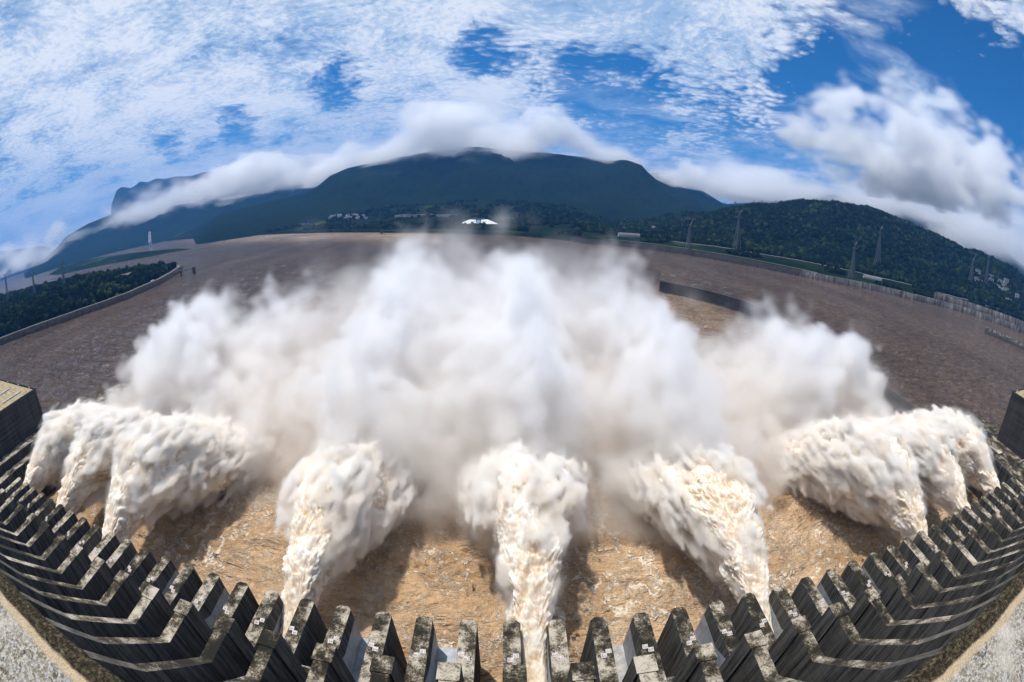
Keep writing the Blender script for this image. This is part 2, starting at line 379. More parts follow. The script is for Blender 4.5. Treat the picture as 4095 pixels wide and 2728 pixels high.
# ================================================================== POWERHOUSES AND GUIDE WALLS
m, t, b = mat('sandy_roof'); g = t.new('ShaderNodeNewGeometry'); n = t.noise(t.mapping(g.outputs['Position'], (.3, 1.2, 1)), .6, 6, .7)
t.set(b, 'Base Color', t.ramp(n, [(.35, (.10, .08, .05)), (.48, (.28, .22, .12)), (.65, (.42, .34, .20))])); t.set(b, 'Roughness', .9); M_roof = m
m, t, b = mat('dark_cladding'); g = t.new('ShaderNodeNewGeometry'); sx = t.new('ShaderNodeSeparateXYZ', inp={0: g.outputs['Position']})
band = t.noise(t.mapping(g.outputs['Position'], (.03, .03, .9)), 1, 3, .6); jt = t.math('LESS_THAN', t.math('FRACT', t.math('MULTIPLY', sx.outputs[2], .4)), .05)
st = t.noise(t.mapping(g.outputs['Position'], (.5, .5, .04)), 1, 4, .6)
t.set(b, 'Base Color', t.mix(t.math('MULTIPLY', jt, .4), t.ramp(t.math('ADD', t.math('MULTIPLY', band, .5), t.math('MULTIPLY', st, .5)), [(.35, (.028, .027, .027)), (.65, (.085, .080, .076))]), (.012, .012, .012, 1))); t.set(b, 'Roughness', .85); b.inputs['Specular IOR Level'].default_value = .1; M_clad = m
def powerhouse(side):
    L = side < 0
    xi, z0, z1, yf = (-262, 22, 49, 110.5) if L else (300, 22, 55, 101)
    xo = xi+side*300; bd = empty('powerhouse', (xi, 0, 0))
    a, c = sorted((0, side*300))
    MB().box(a, c, 45, yf, z0-24, z1-1.0).build('wall', M_clad, bd)
    MB().box(a+.8, c-.8, 45.5, yf-.8, z1-1.02, z1-.55).build('roof', M_roof, bd)
    e = MB(); e.box(a-.3, c+.3, yf-.7, yf+.4, z1-1.2, z1+.5); e.box(*sorted((-.4*side, .8*side)), 45, yf-.7, z1-1.2, z1+.2); e.build('cornice', M_clad, bd)
    for i, dx in enumerate((6, 28, 52)):
        l = MB(); l.box(side*dx-.25, side*dx+.25, yf-2.2, yf-1.8, z1-.55, z1+.9); l.bar((side*dx, yf-2, z1+.9), (side*dx, yf-2.6, z1+1.4), .5); l.build('roof_lamp', M_white, bd)
    for i, dx in enumerate((14, 36)):
        l = MB(); l.box(side*dx-.9, side*dx+.9, yf-24, yf-7, z1-.55, z1+.05); l.build('roof_duct', M_coat, bd)
    w = MB(); w.box(*sorted((-.06*side, .02*side)), 49, 54, z1-14, z1-5); w.build('window', M_tower, bd)
    tag(bd, 'dark boxy powerhouse with a sandy flat roof at the left edge' if L else 'tall dark concrete powerhouse end at the right edge', 'building')
powerhouse(-1); powerhouse(1)
# left side: two stepped galleries with railings on the guide wall
gw = empty('guide_wall', (0, 0, 0))
b = MB(); b.prism([(-253, 36), (-245, 66), (-243, 168), (-225, 330), (-229, 330), (-262, 170), (-262, 36)], -6, 23, 'z'); b.build('wall', M_face, gw)
b = MB(); b.prism([(-255.5, 40), (-249.5, 111), (-261.9, 111), (-261.9, 40)], 23.02, 27.5, 'z'); b.build('gallery', M_face, gw)
railing(-253.5, 44, -249.8, 110.5, 27.5, gw, 22); railing(-248.6, 60, -243.8, 166, 23.0, gw, 34)
tag(gw, 'dark guide wall with stepped railed galleries beside the left powerhouse', 'wall')
gw = empty('guide_wall', (0, 0, 0))
b = MB(); b.prism([(256, 36), (263, 66), (272, 130), (286, 300), (298, 440), (291, 478), (266, 526), (212, 587), (209, 584), (262, 524), (287, 474), (293, 440), (279, 300), (266, 131), (258, 66)], -6, 15, 'z'); b.build('wall', M_clad, gw)
b = MB(); b.prism([(262, 36), (266, 72), (272, 128), (320, 128), (320, 36)], -6, 23, 'z'); b.build('deck', M_conc, gw)
railing(264, 62, 271.5, 127, 23.0, gw, 26)
for i in range(9):
    t_ = i/8; MB().box(263+t_*9-.4, 263+t_*9+.3, 60+t_*62, 60.8+t_*62, -5, 22.6).build('buttress', M_clad, gw)
b = MB(); b.box(285, 299, 70, 71, 23, 24.4); b.box(285, 286, 56, 71, 23, 24.4); b.box(276, 283, 86, 96, 23, 24.2); b.build('deck_kerb', M_wall, gw)
tag(gw, 'long curving guide wall and deck running out from the right powerhouse', 'wall')
for i, (x, y) in enumerate(((278, 108), (283, 117), (290, 108))):
    b = MB(); b.box(-2.4, 2.4, -1.2, 1.2, 0, 1.5); b.box(-1, 1.6, -1, 1, 1.5, 2.5); o = b.build('maintenance_truck', plain('truck_paint', ((.6, .42, .08), (.5, .5, .5), (.10, .16, .3))[i], .5), None, .1); o.location = (x, y, 23); o.rotation_euler.z = .3*i
    tag(o, ('yellow', 'grey', 'dark blue')[i]+' truck parked on the deck beside the right powerhouse', 'truck')
# ================================================================== SPRAY AND CLOUD VOLUMES (real density grids)
def volmat(name, color, dens, aniso=.25, lo=None, tintnoise=None):
    m = bpy.data.materials.new(name); m.use_nodes = True; t = NT(m.node_tree); t.n.clear()
    pv = t.new('ShaderNodeVolumePrincipled'); pv.inputs['Density Attribute'].default_value = ''
    at = t.new('ShaderNodeAttribute', attribute_name='density')
    t.set(pv, 'Density', t.math('MULTIPLY', at.outputs['Fac'], dens)); pv.inputs['Anisotropy'].default_value = aniso
    if lo:
        g = t.new('ShaderNodeNewGeometry'); z = t.new('ShaderNodeSeparateXYZ', inp={0: g.outputs['Position']}).outputs[2]
        t.set(pv, 'Color', t.mix(t.mr(z, lo[0], lo[1]), rgb(lo[2]), rgb(color)))
    elif tintnoise:
        g = t.new('ShaderNodeNewGeometry'); t.set(pv, 'Color', t.mix(t.mr(t.noise(g.outputs['Position'], tintnoise[0], 1), .42, .62), rgb(color), rgb(tintnoise[1])))
    else: pv.inputs['Color'].default_value = rgb(color)
    out = t.new('ShaderNodeOutputMaterial'); t.l.new(pv.outputs[0], out.inputs['Volume'])
    return m
def gridvol(name, D, lo, hi, m):
    """D[ix,iy,iz] density over the box lo..hi -> an object whose geometry is one fog volume"""
    nx, ny, nz = D.shape
    me = bpy.data.meshes.new(name); me.vertices.add(D.size)
    me.attributes.new('d', 'FLOAT', 'POINT').data.foreach_set('value', np.ascontiguousarray(D, np.float32).ravel())
    me.materials.append(m)
    o = link(name, me)
    ng = bpy.data.node_groups.new(name+'_density', 'GeometryNodeTree')
    for io in ('INPUT', 'OUTPUT'): ng.interface.new_socket('Geometry', in_out=io, socket_type='NodeSocketGeometry')
    N = ng.nodes; L = ng.links; gi = N.new('NodeGroupInput'); go = N.new('NodeGroupOutput')
    pos = N.new('GeometryNodeInputPosition'); sx = N.new('ShaderNodeSeparateXYZ'); L.new(pos.outputs[0], sx.inputs[0])
    def mth(op, a, b_):
        q = N.new('ShaderNodeMath'); q.operation = op
        for i, v in enumerate((a, b_)):
            if isinstance(v, (int, float)): q.inputs[i].default_value = v
            else: L.new(v, q.inputs[i])
        return q.outputs[0]
    idx = None
    for ax, (n, st) in enumerate(((nx, ny*nz), (ny, nz), (nz, 1))):
        q = mth('DIVIDE', mth('SUBTRACT', sx.outputs[ax], lo[ax]), (hi[ax]-lo[ax])/(n-1))
        q = mth('MULTIPLY', mth('MINIMUM', mth('MAXIMUM', mth('FLOOR', mth('ADD', q, .5), 0), 0), n-1), st)
        # two-part index keeps every number below 2**24 exact
        fi = N.new('FunctionNodeFloatToInt'); fi.rounding_mode = 'ROUND'; L.new(q, fi.inputs[0])
        if idx is None: idx = fi.outputs[0]
        else:
            im = N.new('FunctionNodeIntegerMath'); im.operation = 'ADD'; L.new(idx, im.inputs[0]); L.new(fi.outputs[0], im.inputs[1]); idx = im.outputs[0]
    na = N.new('GeometryNodeInputNamedAttribute'); na.data_type = 'FLOAT'; na.inputs[0].default_value = 'd'
    si = N.new('GeometryNodeSampleIndex'); si.data_type = 'FLOAT'; si.domain = 'POINT'; si.clamp = True
    L.new(gi.outputs[0], si.inputs[0]); L.new([s for s in na.outputs if s.enabled][0], si.inputs[1]); L.new(idx, si.inputs['Index'])
    vc = N.new('GeometryNodeVolumeCube'); L.new(si.outputs[0], vc.inputs['Density'])
    vc.inputs['Min'].default_value = lo; vc.inputs['Max'].default_value = hi
    for nm, n in (('Resolution X', nx), ('Resolution Y', ny), ('Resolution Z', nz)): vc.inputs[nm].default_value = n
    sm = N.new('GeometryNodeSetMaterial'); sm.inputs['Material'].default_value = m
    L.new(vc.outputs[0], sm.inputs[0]); L.new(sm.outputs[0], go.inputs[0])
    md = o.modifiers.new('density', 'NODES'); md.node_group = ng
    return o
def gn(shape, cell, rg):
    lat = rg.normal(size=[int(math.ceil(n/c))+4 for n, c in zip(shape, cell)]).astype(np.float32)
    for ax, (n, c) in enumerate(zip(shape, cell)):
        tt = np.arange(n)/c; i = np.floor(tt).astype(int); f = (tt-i).astype(np.float32)
        w = [(1-f)**3/6, (3*f**3-6*f**2+4)/6, (-3*f**3+3*f**2+3*f+1)/6, f**3/6]
        lat = np.moveaxis(lat, ax, 0); sh = (n,)+(1,)*(lat.ndim-1)
        lat = np.moveaxis(sum(w[k].reshape(sh)*lat[i+k] for k in range(4)), 0, ax)
    return lat/(lat.std()+1e-9)
def bil(x): return np.abs(x)*1.25-1.0                     # billowed noise: rounded lumps, sharp creases
# ================================================================== WATER
def rivermat():
    m, t, b = mat('muddy_water')
    g = t.new('ShaderNodeNewGeometry'); P = g.outputs['Position']; sx = t.new('ShaderNodeSeparateXYZ', inp={0: P})
    # turbulence amount: high in the plunge pool, low downstream; its far-shore band paints sunlit water
    turb_sun = t.new('ShaderNodeAttribute', attribute_name='turb_sun').outputs['Fac']
    w1 = t.vmath('ADD', P, t.vmath('SCALE', t.vmath('SUBTRACT', t.noise(P, .045, 4, .6, out=1), (.5, .5, .5)), scale=26.))
    w2 = t.vmath('ADD', w1, t.vmath('SCALE', t.vmath('SUBTRACT', t.noise(P, .35, 3, .6, out=1), (.5, .5, .5)), scale=5.))
    # foam filaments: ridged warped noise at several scales
    def ridge(vec, sc, w, seed):
        n = t.noise(vec, sc, 4, .6, .6, w=seed); return t.mr(t.math('ABSOLUTE', t.math('SUBTRACT', n, .5)), 0, w, 1, 0)
    r1 = ridge(w1, .030, .013, 1.); r2 = ridge(w2, .085, .018, 5.); r3 = ridge(w2, .24, .030, 9.)
    patch = t.mr(t.noise(w1, .05, 4, .6), .42, .66); patch2 = t.mr(t.noise(w2, .16, 4, .65), .45, .62)
    fil = t.math('MAXIMUM', t.math('MULTIPLY', r1, .95), t.math('MAXIMUM', t.math('MULTIPLY', r2, t.math('ADD', .30, t.math('MULTIPLY', patch2, .7))), t.math('MULTIPLY', r3, t.math('ADD', .12, t.math('MULTIPLY', patch, .6)))))
    soft = t.mr(t.noise(w2, .5, 6, .7), .46, .72)
    foam = t.math('MULTIPLY', t.math('ADD', t.math('MULTIPLY', fil, .85), t.math('MULTIPLY', soft, t.math('ADD', .12, t.math('MULTIPLY', patch, .65)))), turb_sun, clamp=True)
    tone = t.noise(w1, .03, 4, .6)
    brown = t.mix(t.mr(tone, .35, .65), (.36, .205, .09, 1), (.66, .44, .25, 1))
    chop = t.noise(t.mapping(P, (1, 2.4, 1), rot=(0, 0, .35)), .055, 6, .72, .8)
    calm = t.mix(t.mr(t.math('ADD', t.math('MULTIPLY', t.noise(t.mapping(P, (1, .35, 1)), .012, 5, .6), .45), t.math('MULTIPLY', chop, .55)), .40, .62), (.090, .057, .037, 1), (.195, .135, .097, 1))
    c = t.mix(turb_sun, calm, brown)
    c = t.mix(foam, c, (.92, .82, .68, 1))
    # whitecaps on the open river
    wc = t.math('MULTIPLY', t.mr(t.noise(t.mapping(P, (1, 2.2, 1), rot=(0, 0, .4)), .09, 5, .7, 1.0), .625, .69), t.mr(t.noise(P, .006, 2), .40, .56))
    c = t.mix(t.math('MULTIPLY', wc, .7), c, (.62, .56, .50, 1))
    t.set(b, 'Base Color', c); t.set(b, 'Roughness', t.mix(turb_sun, (.10, .10, .10, 1), (.24, .24, .24, 1)))
    b.inputs['IOR'].default_value = 1.33; b.inputs['Specular IOR Level'].default_value = .45
    rip = t.noise(t.mapping(P, (1, 1.7, 1), rot=(0, 0, .5)), .16, 6, .68, .7); rip2 = t.noise(P, .9, 4, .6)
    rip0 = t.noise(t.mapping(P, (1, 2.0, 1), rot=(0, 0, .5)), .045, 4, .6, .5)
    hgt = t.math('ADD', t.math('ADD', t.math('MULTIPLY', rip0, 15.), t.math('MULTIPLY', rip, 3.0)), t.math('ADD', t.math('MULTIPLY', rip2, .5), t.math('MULTIPLY', t.math('MULTIPLY', fil, turb_sun), .9)))
    hgt = t.math('MULTIPLY', hgt, t.mr(turb_sun, 0, 1, 1.0, .42))
    t.set(b, 'Normal', t.new('ShaderNodeBump', inp={'Strength': 1.0, 'Distance': 1.9, 'Height': hgt}))
    return m
M_water = rivermat()
r = 40*np.exp(np.linspace(0, math.log(26000/40), 560)); a = np.radians(np.linspace(-88, 88, 900))
Rg, Ag = np.meshgrid(r, a, indexing='ij'); X = Rg*np.sin(Ag); Y = Rg*np.cos(Ag)
P = np.stack([X.ravel(), Y.ravel(), 0*X.ravel()], 1)
turb_sun = smooth(P[:, 1], 330, 170)*smooth(np.abs(P[:, 0]+4), 275, 255)
turb_sun = np.maximum(turb_sun, .35*smooth(P[:, 1], 700, 500)*smooth(np.abs(P[:, 0]), 290, 240))
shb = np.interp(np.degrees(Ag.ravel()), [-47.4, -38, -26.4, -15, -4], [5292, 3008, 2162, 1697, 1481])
turb_sun = np.maximum(turb_sun, .55*smooth(Rg.ravel()/shb, .62, .92)*smooth(np.degrees(Ag.ravel()), -46, -34)*smooth(-np.degrees(Ag.ravel()), 4, 12)*(.5+.8*np.clip(fbm(P/[160, 60, 1], 3, .5, 9)+.4, 0, 1)))  # far-left shore band: sunlight painted as paler water, along with real whitecaps
fade = smooth(Rg.ravel(), 1800, 500)
Zw = turb_sun*(2.6*fbm(P/30+.35*np.stack([perlin(P/22, 61), perlin(P/22, 62), 0*P[:, 0]], 1), 4, .55, 1, True)+1.3*fbm(P/8, 3, .55, 2, True))+fade*(1-turb_sun*.5)*(1.5*fbm(P*[1/34, 1/16, 1], 4, .55, 3)+.6*fbm(P*[1/9, 1/5, 1], 2, .5, 4))
P[:, 2] = Zw
na = len(a); i = np.arange(na-1)[None]+np.arange(len(r)-1)[:, None]*na
river = link('river', npmesh('river', P, np.stack([i, i+na, i+na+1, i+1], -1).reshape(-1, 4), M_water, True, {'turb_sun': turb_sun}))
tag(river, kind='structure')

# ================================================================== JETS
def jetmat():
    m, t, b = mat('churned_water'); g = t.new('ShaderNodeNewGeometry'); P = g.outputs['Position']
    cav = t.new('ShaderNodeAttribute', attribute_name='cav').outputs['Fac']
    n = t.noise(P, .22, 5, .62); n2 = t.noise(P, .9, 4, .6)
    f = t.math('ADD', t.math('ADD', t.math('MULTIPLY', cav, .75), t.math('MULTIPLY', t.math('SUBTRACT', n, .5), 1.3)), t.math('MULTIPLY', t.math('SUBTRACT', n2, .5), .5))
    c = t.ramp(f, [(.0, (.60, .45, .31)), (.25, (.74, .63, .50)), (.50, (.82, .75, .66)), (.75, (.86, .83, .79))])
    t.set(b, 'Base Color', c); t.set(b, 'Roughness', .95); b.inputs['Specular IOR Level'].default_value = .05
    t.set(b, 'Subsurface Weight', .55); b.inputs['Subsurface Radius'].default_value = (1.0, .75, .5); b.inputs['Subsurface Scale'].default_value = 1.8
    t.set(b, 'Normal', t.new('ShaderNodeBump', inp={'Strength': .15, 'Distance': .4, 'Height': t.noise(P, 1.7, 6, .7)}))
    return m
M_jet = jetmat()
YT = np.array([36, 50, 58, 65, 75, 85, 95, 106, 120, 136, 150, 165, 180.])
ZT = np.array([15, 15.5, 18, 22.5, 28.5, 34, 38.5, 39.5, 36.5, 29.5, 21, 10, -4.])
HW = np.array([3.25, 3.25, 3.3, 4.2, 6.5, 9.1, 11.8, 14.4, 16.8, 19, 20.5, 21.8, 22.5])
HH = np.array([3.0, 3.0, 3.2, 4.0, 6.0, 8.5, 11, 13.5, 16., 17, 16, 14, 12.])
M_shell = volmat('jet_spray', (.995, .982, .960), 1.3, .0, tintnoise=(.13, (.985, .945, .89)))
M_core = M_jet
def jet(xc, seed, lean, ds, sc=1.0, label='', gvx=.8):
    n = int(150/ds); s = np.linspace(0, 1, n); y = 36+s*138
    nphi = int(100/ds); ph = np.linspace(0, 2*np.pi, nphi, endpoint=False)
    w_ = 6; ker = np.ones(2*w_+1)/(2*w_+1); yf = np.arange(20, 200, .5)
    sm = lambda tab: np.convolve(np.pad(np.interp(yf, YT, tab), w_, 'edge'), ker, 'valid')
    f_ = smooth(yf, 58, 100); ztf, hwf, hhf = sm(ZT)+(sc-1)*f_*22, sm(HW)*(1+(sc-1)*f_), sm(HH)*(1+(sc-1)*f_)
    at_ = lambda tab, q: np.interp(q, yf, tab)
    free = smooth(y, 58, 96)
    zt, hw, hh = at_(ztf, y), at_(hwf, y), at_(hhf, y); shrink = 1-.13*free
    zc = zt-hh; hw = hw*shrink; hh = hh*shrink
    PH, Yg = np.meshgrid(ph, y); cx = np.cos(PH); cz = np.sin(PH); ex_ = 1-.5*(1-free)[:, None]
    dx = np.sign(cx)*np.abs(cx)**ex_; dzz = np.sign(cz)*np.abs(cz)**ex_; low = np.where(dzz < 0, 1.25, 1.0)
    X = xc+lean*np.clip(Yg-62, 0, None)+dx*hw[:, None]; Z = zc[:, None]+dzz*hh[:, None]*low
    P = np.stack([X.ravel(), Yg.ravel(), Z.ravel()], 1)
    N = np.stack([(dx/hw[:, None]).ravel(), np.zeros(P.shape[0]), (dzz/hh[:, None]).ravel()], 1); N /= np.linalg.norm(N, axis=1)[:, None]+1e-9
    Q = P*[1, .5, 1]; wrp = np.stack([fbm(Q/7+i*31, 2, .5, seed+i) for i in range(3)], 1); Qw = Q+wrp*1.6
    g1 = fbm(Qw/13, 2, .5, seed+11, True); g2 = fbm(Qw/4.6, 3, .55, seed+17, True); g3 = fbm(Qw/1.5, 2, .55, seed+23, True)
    A = np.interp(Yg.ravel(), [36, 56, 66, 80, 100, 180], [.18, .30, .60, .9, 1.0, 1.0])
    P = P+N*(A*(2.3*g1+1.9*g2+.7*g3))[:, None]
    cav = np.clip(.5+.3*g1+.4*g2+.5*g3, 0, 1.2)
    i = np.arange(nphi)[None]+np.arange(n-1)[:, None]*nphi; j = (np.arange(nphi)+1) % nphi+0*i+(np.arange(n-1)[:, None]*nphi)
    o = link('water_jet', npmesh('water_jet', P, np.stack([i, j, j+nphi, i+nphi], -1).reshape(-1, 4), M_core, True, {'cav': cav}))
    tag(o, label, 'water jet', 'water jets bursting from the open outlets')
    # torn outer water: written into one shared fine density grid
    i0 = max(0, int((xc-31-JLO[0])/JV)); i1 = min(JSH[0], int((xc+31-JLO[0])/JV)); rgj = np.random.default_rng(seed)
    gx = JX[i0:i1, None, None]; gy = JY[None, :, None]; gz = JZ[None, None, :]; sh = (i1-i0, JSH[1], JSH[2]); yy = JY
    zt, hw, hh = (at_(q, yy)[None, :, None].astype(np.float32) for q in (ztf, hwf, hhf)); free = smooth(gy, 58, 90).astype(np.float32)
    ux = (gx-xc-lean*np.clip(gy-62, 0, None))/hw; uz = (gz-(zt-hh))/hh; uz = np.where(uz < 0, uz/1.3, uz)
    q = np.sqrt(ux*ux+uz*uz)
    c = lambda m_, st=2.6: (m_/JV, m_*st/JV, m_/JV)
    n1, n2, n3, n4 = (gn(sh, c(m_), rgj) for m_ in (8., 3.9, 2.0, 1.2))
    f = (1-q)*np.minimum(hw, hh)*.95+np.clip(np.minimum(hw, hh)/11, .32, 1.1)*free*(-1.6*bil(n1)-1.8*bil(n2)-1.6*bil(n3)+1.0*n4)-.25
    f = f+np.clip(n2-.9, 0, 2)*4.5*smooth(np.abs(ux), .5, .9)*free-30*smooth(q, 1.35, 1.7)
    D = smooth(f, 0, 1.0)*(.5+.5*smooth(f, 0, 4))*(1-.8*smooth(gy, 128, 190))*smooth(gz, 0, 3)
    D = D+.09*smooth(f+3.2+2.4*n2, 0, 5)*smooth(gy, 62, 90)*np.clip(.5+.6*n3, 0, 2)         # fuzz
    edge = np.minimum(np.abs(gx-xc), 30.9); D = D*(1-smooth(edge, 28, 30.5))
    JD[i0:i1] = np.maximum(JD[i0:i1], D)
JV = .82; JLO, JHI = (-262., 57., .3), (276., 192., 53.)
JSH = tuple(int((b_-a_)/JV)+1 for a_, b_ in zip(JLO, JHI)); JD = np.zeros(JSH, np.float32)
JX, JY, JZ = (np.linspace(a_, b_, n_, dtype=np.float32) for a_, b_, n_ in zip(JLO, JHI, JSH))
jl = {1: 'leftmost white water jet, arching out beside the left powerhouse', 3: 'white water jet second from the left powerhouse', 5: 'broad creamy water jet third from the left, with a dark shadow on its right',
      9: 'tan white water jet just left of the central jet, leaning right', 12: 'central water jet seen end on, filling the bay between the piers signed S12',
      15: 'tan white water jet just right of the central jet, leaning left', 19: 'broad creamy water jet third from the right powerhouse', 21: 'white water jet second from the right powerhouse', 23: 'rightmost water jet, arching out beside the right powerhouse'}
for s_ in sorted(S_JET):
    jet(XP(2*(s_-12))+5.37, s_*7, (12-s_)*.004, .36 if s_ in (9, 12, 15) else .5, {1: 1.06, 3: 1.1, 5: 1.22, 19: 1.2, 21: 1.1, 23: 1.06}.get(s_, 1.0), jl[s_])

JD[:2] = 0; JD[-2:] = 0; JD[:, :2] = 0; JD[:, -2:] = 0; JD[:, :, 0] = 0; JD[:, :, -2:] = 0; JD[JD < 2e-3] = 0
tag(gridvol('torn_spray', JD, JLO, JHI, M_shell), kind='stuff', label='dense torn spray wrapped round all nine water jets', cat='spray'); del JD
# ================================================================== LAND
def forest(name, a=(.003, .007, .003), b_=(.007, .014, .006), c_=(.020, .032, .009), sc=1.0, fields=.0):
    m, t, b = mat(name); g = t.new('ShaderNodeNewGeometry'); P = g.outputs['Position']
    n1 = t.noise(P, .004*sc, 5, .6); n2 = t.noise(P, .06*sc, 5, .7); n3 = t.noise(P, .018*sc, 4, .6)
    f = t.math('ADD', t.math('MULTIPLY', n1, .4), t.math('ADD', t.math('MULTIPLY', n2, .35), t.math('MULTIPLY', n3, .25)))
    c = t.ramp(f, [(.36, a), (.50, b_), (.64, c_)])
    if fields:
        q = t.mr(t.noise(P, .0032, 3, .6), .56, .66); c = t.mix(t.math('MULTIPLY', q, fields), c, (.05, .075, .02, 1))
    t.set(b, 'Base Color', c); t.set(b, 'Roughness', .95); b.inputs['Specular IOR Level'].default_value = .0
    t.set(b, 'Normal', t.new('ShaderNodeBump', inp={'Strength': .9, 'Distance': 6., 'Height': n2}))
    return m
M_for = forest('forest_floor', fields=.8); M_mt = forest('mountain_forest', sc=.35, c_=(.010, .017, .008))
M_mtfar = forest('far_ridge', (.006, .010, .008), (.010, .016, .012), (.018, .026, .016), .2)
AZ = lambda deg: np.radians(deg)
def polar(name, azs, rs, hfun, m, smooth_=True):
    """terrain sheet over azimuth x distance; hfun(az_deg, r, x, y) -> height"""
    A, R_ = np.meshgrid(azs, rs); 
    if R_.ndim == 2 and callable(rs): pass
    X = R_*np.sin(np.radians(A)); Y = R_*np.cos(np.radians(A))
    Z = hfun(A, R_, X, Y); V = np.stack([X.ravel(), Y.ravel(), Z.ravel()], 1); n = len(azs)
    i = np.arange(n-1)[None]+np.arange(len(rs)-1)[:, None]*n
    return link(name, npmesh(name, V, np.stack([i, i+1, i+n+1, i+n], -1).reshape(-1, 4), m, smooth_))
def n2d(X, Y, s, o=4, gain=.5, seed=0, billow=False):
    P = np.stack([X.ravel()/s, Y.ravel()/s, np.zeros(X.size)], 1); return fbm(P, o, gain, seed, billow).reshape(X.shape)
tanel = lambda e: np.tan(np.radians(e))
# shoreline distance by azimuth (deg, m) for the right and the far bank
SH = np.array([(-62, 9000), (-55, 8200), (-51, 7000), (-47.4, 5292), (-38, 3008), (-32, 2550), (-26.4, 2162), (-20, 1880), (-15, 1697), (-9, 1570), (-4, 1481), (.3, 1451), (5, 1360), (10, 1264), (18.5, 1219), (29.9, 1139), (36, 1110), (41.8, 1105), (48, 1160), (54.2, 1214), (60.6, 1307), (66, 1370), (71, 1424), (80, 1560)])
shore = lambda az: np.interp(az, SH[:, 0], SH[:, 1])
HA = np.array([(5, -3.2), (11.6, -2.75), (14.4, -2.43), (18.2, -1.72), (21.6, -.95), (23.8, -.43), (26.6, .45), (29.4, 1.35), (31.1, 2.02), (35.1, 2.53), (38, 3.08), (40.9, 3.34), (44.4, 3.53), (46.8, 3.96), (48.6, 3.94), (50.5, 3.52), (53, 3.0), (56.8, 2.54), (60.7, 1.93), (64.6, 1.76), (69.7, 1.06), (80, .2)])
def land_h(az, R_, X, Y):
    rs = shore(az); u = R_-rs
    terr = 13+6*smooth(u, 60, 400)+5*n2d(X, Y, 180, 3)*smooth(u, 60, 200)
    ridge = 116+tanel(np.interp(az, HA[:, 0], HA[:, 1]))*2300
    ridge = np.where(az < 5, 40, ridge)
    hill = terr+(ridge-terr)*smooth(R_, rs+260+60*n2d(X, Y, 400, 2), 2300)**.9*(1+.0*X)
    back = 1-.35*smooth(R_, 2300, 3400)
    hill = hill*back+smooth(u, 250, 500)*(34*n2d(X, Y, 420, 4, .5, 3, True)-6+14*n2d(X, Y, 90, 3, .5, 5))*smooth(az, 3, 14)
    # far bank in front of the big mountain: gentle rising farmland
    far = terr+85*smooth(u, 150, 1500)+30*n2d(X, Y, 350, 4, .5, 7)*smooth(u, 120, 700)
    w = smooth(az, 6, 15); h = far*(1-w)+hill*w
    return np.where(u < 0, -6, np.where(u < 14, -6+u/14*(terr+6), h))
azs = np.linspace(-62, 80, 1150)
tt = np.concatenate([np.array([-.004, 0, .0035, .008, .014]), .02+np.linspace(0, 1, 210)**1.5*2.2])
A = np.repeat(azs[None], len(tt), 0); Rr = shore(A)*1.0; Rr = Rr+tt[:, None]*np.minimum(Rr, 1700)
Rr = np.where(tt[:, None] < .02, shore(A)+tt[:, None]*1000, Rr)
X = Rr*np.sin(np.radians(A)); Y = Rr*np.cos(np.radians(A)); Z = land_h(A, Rr, X, Y); n = len(azs)
LAND = (azs, Rr, Z)
i = np.arange(n-1)[None]+np.arange(len(tt)-1)[:, None]*n
gr = link('ground', npmesh('ground', np.stack([X.ravel(), Y.ravel(), Z.ravel()], 1), np.stack([i, i+1, i+n+1, i+n], -1).reshape(-1, 4), M_for, True)); tag(gr, kind='structure')
def hland(x, y):
    a = math.degrees(math.atan2(x, y)); r = math.hypot(x, y)
    return float(land_h(np.array([[a]]), np.array([[r]]), np.array([[x]]), np.array([[y]]))[0, 0])

def ridge_sheet(name, tab, dist, foot, fz, m, seed, rough=.10, thick=1.5, pad=2., foot_pow=1.0, detail=1.0, tw=5.):
    tab = np.array(tab); azs = np.arange(tab[0, 0]-pad, tab[-1, 0]+pad, .12)
    rs = foot+(dist*thick-foot)*np.linspace(0, 1, 110)
    def h(A, R_, X, Y):
        e = np.interp(A, tab[:, 0], tab[:, 1]); e = e-.5*np.maximum(0, tab[0, 0]-A)-.5*np.maximum(0, A-tab[-1, 0])
        H = np.maximum(116+tanel(e)*dist, fz+5); u = smooth(R_, foot, dist)**foot_pow; bk = 1-.6*smooth(R_, dist*1.02, dist*thick)
        base = -8+(fz+8)*smooth(R_, foot, foot+dist*.05)+(H-fz)*u*bk
        nz = n2d(X, Y, dist*.10, 5, .55, seed, True); nz2 = n2d(X, Y, dist*.03, 3, .5, seed+2)
        T = smooth(A, tab[0, 0]-pad, tab[0, 0]-pad+tw)*smooth(-A, -tab[-1, 0]-pad, -tab[-1, 0]-pad+tw)
        return -8+T*(8+base)+T*(H-fz)*rough*(nz*2.2*(u*(1-u)*4)+.12*detail*nz2)
    o = polar(name, azs, rs, h, m); tag(o, kind='structure'); return o
ridge_sheet('mountain', [(-40, .6), (-36, .9), (-32.0, 1.3), (-29.7, 1.6), (-26.3, 2.0), (-24.3, 2.9), (-22.9, 3.92), (-20.6, 4.75), (-15.1, 5.6), (-9.6, 6.5), (-5.2, 6.9), (.3, 6.5), (6.9, 6.05), (12.5, 5.6), (14.7, 5.76), (16.6, 5.34), (17.4, 4.5), (18.5, 3.6), (21, 2.6), (26, 1.3)], 4300, 2500, 60, M_mt, 11)
ridge_sheet('mountain', [(13, 3.3), (16.9, 4.23), (19.1, 4.53), (21.4, 4.17), (23.7, 3.17), (26, 2.04), (28.3, .94), (30.6, .14)], 5200, 3200, 50, M_mt, 14)
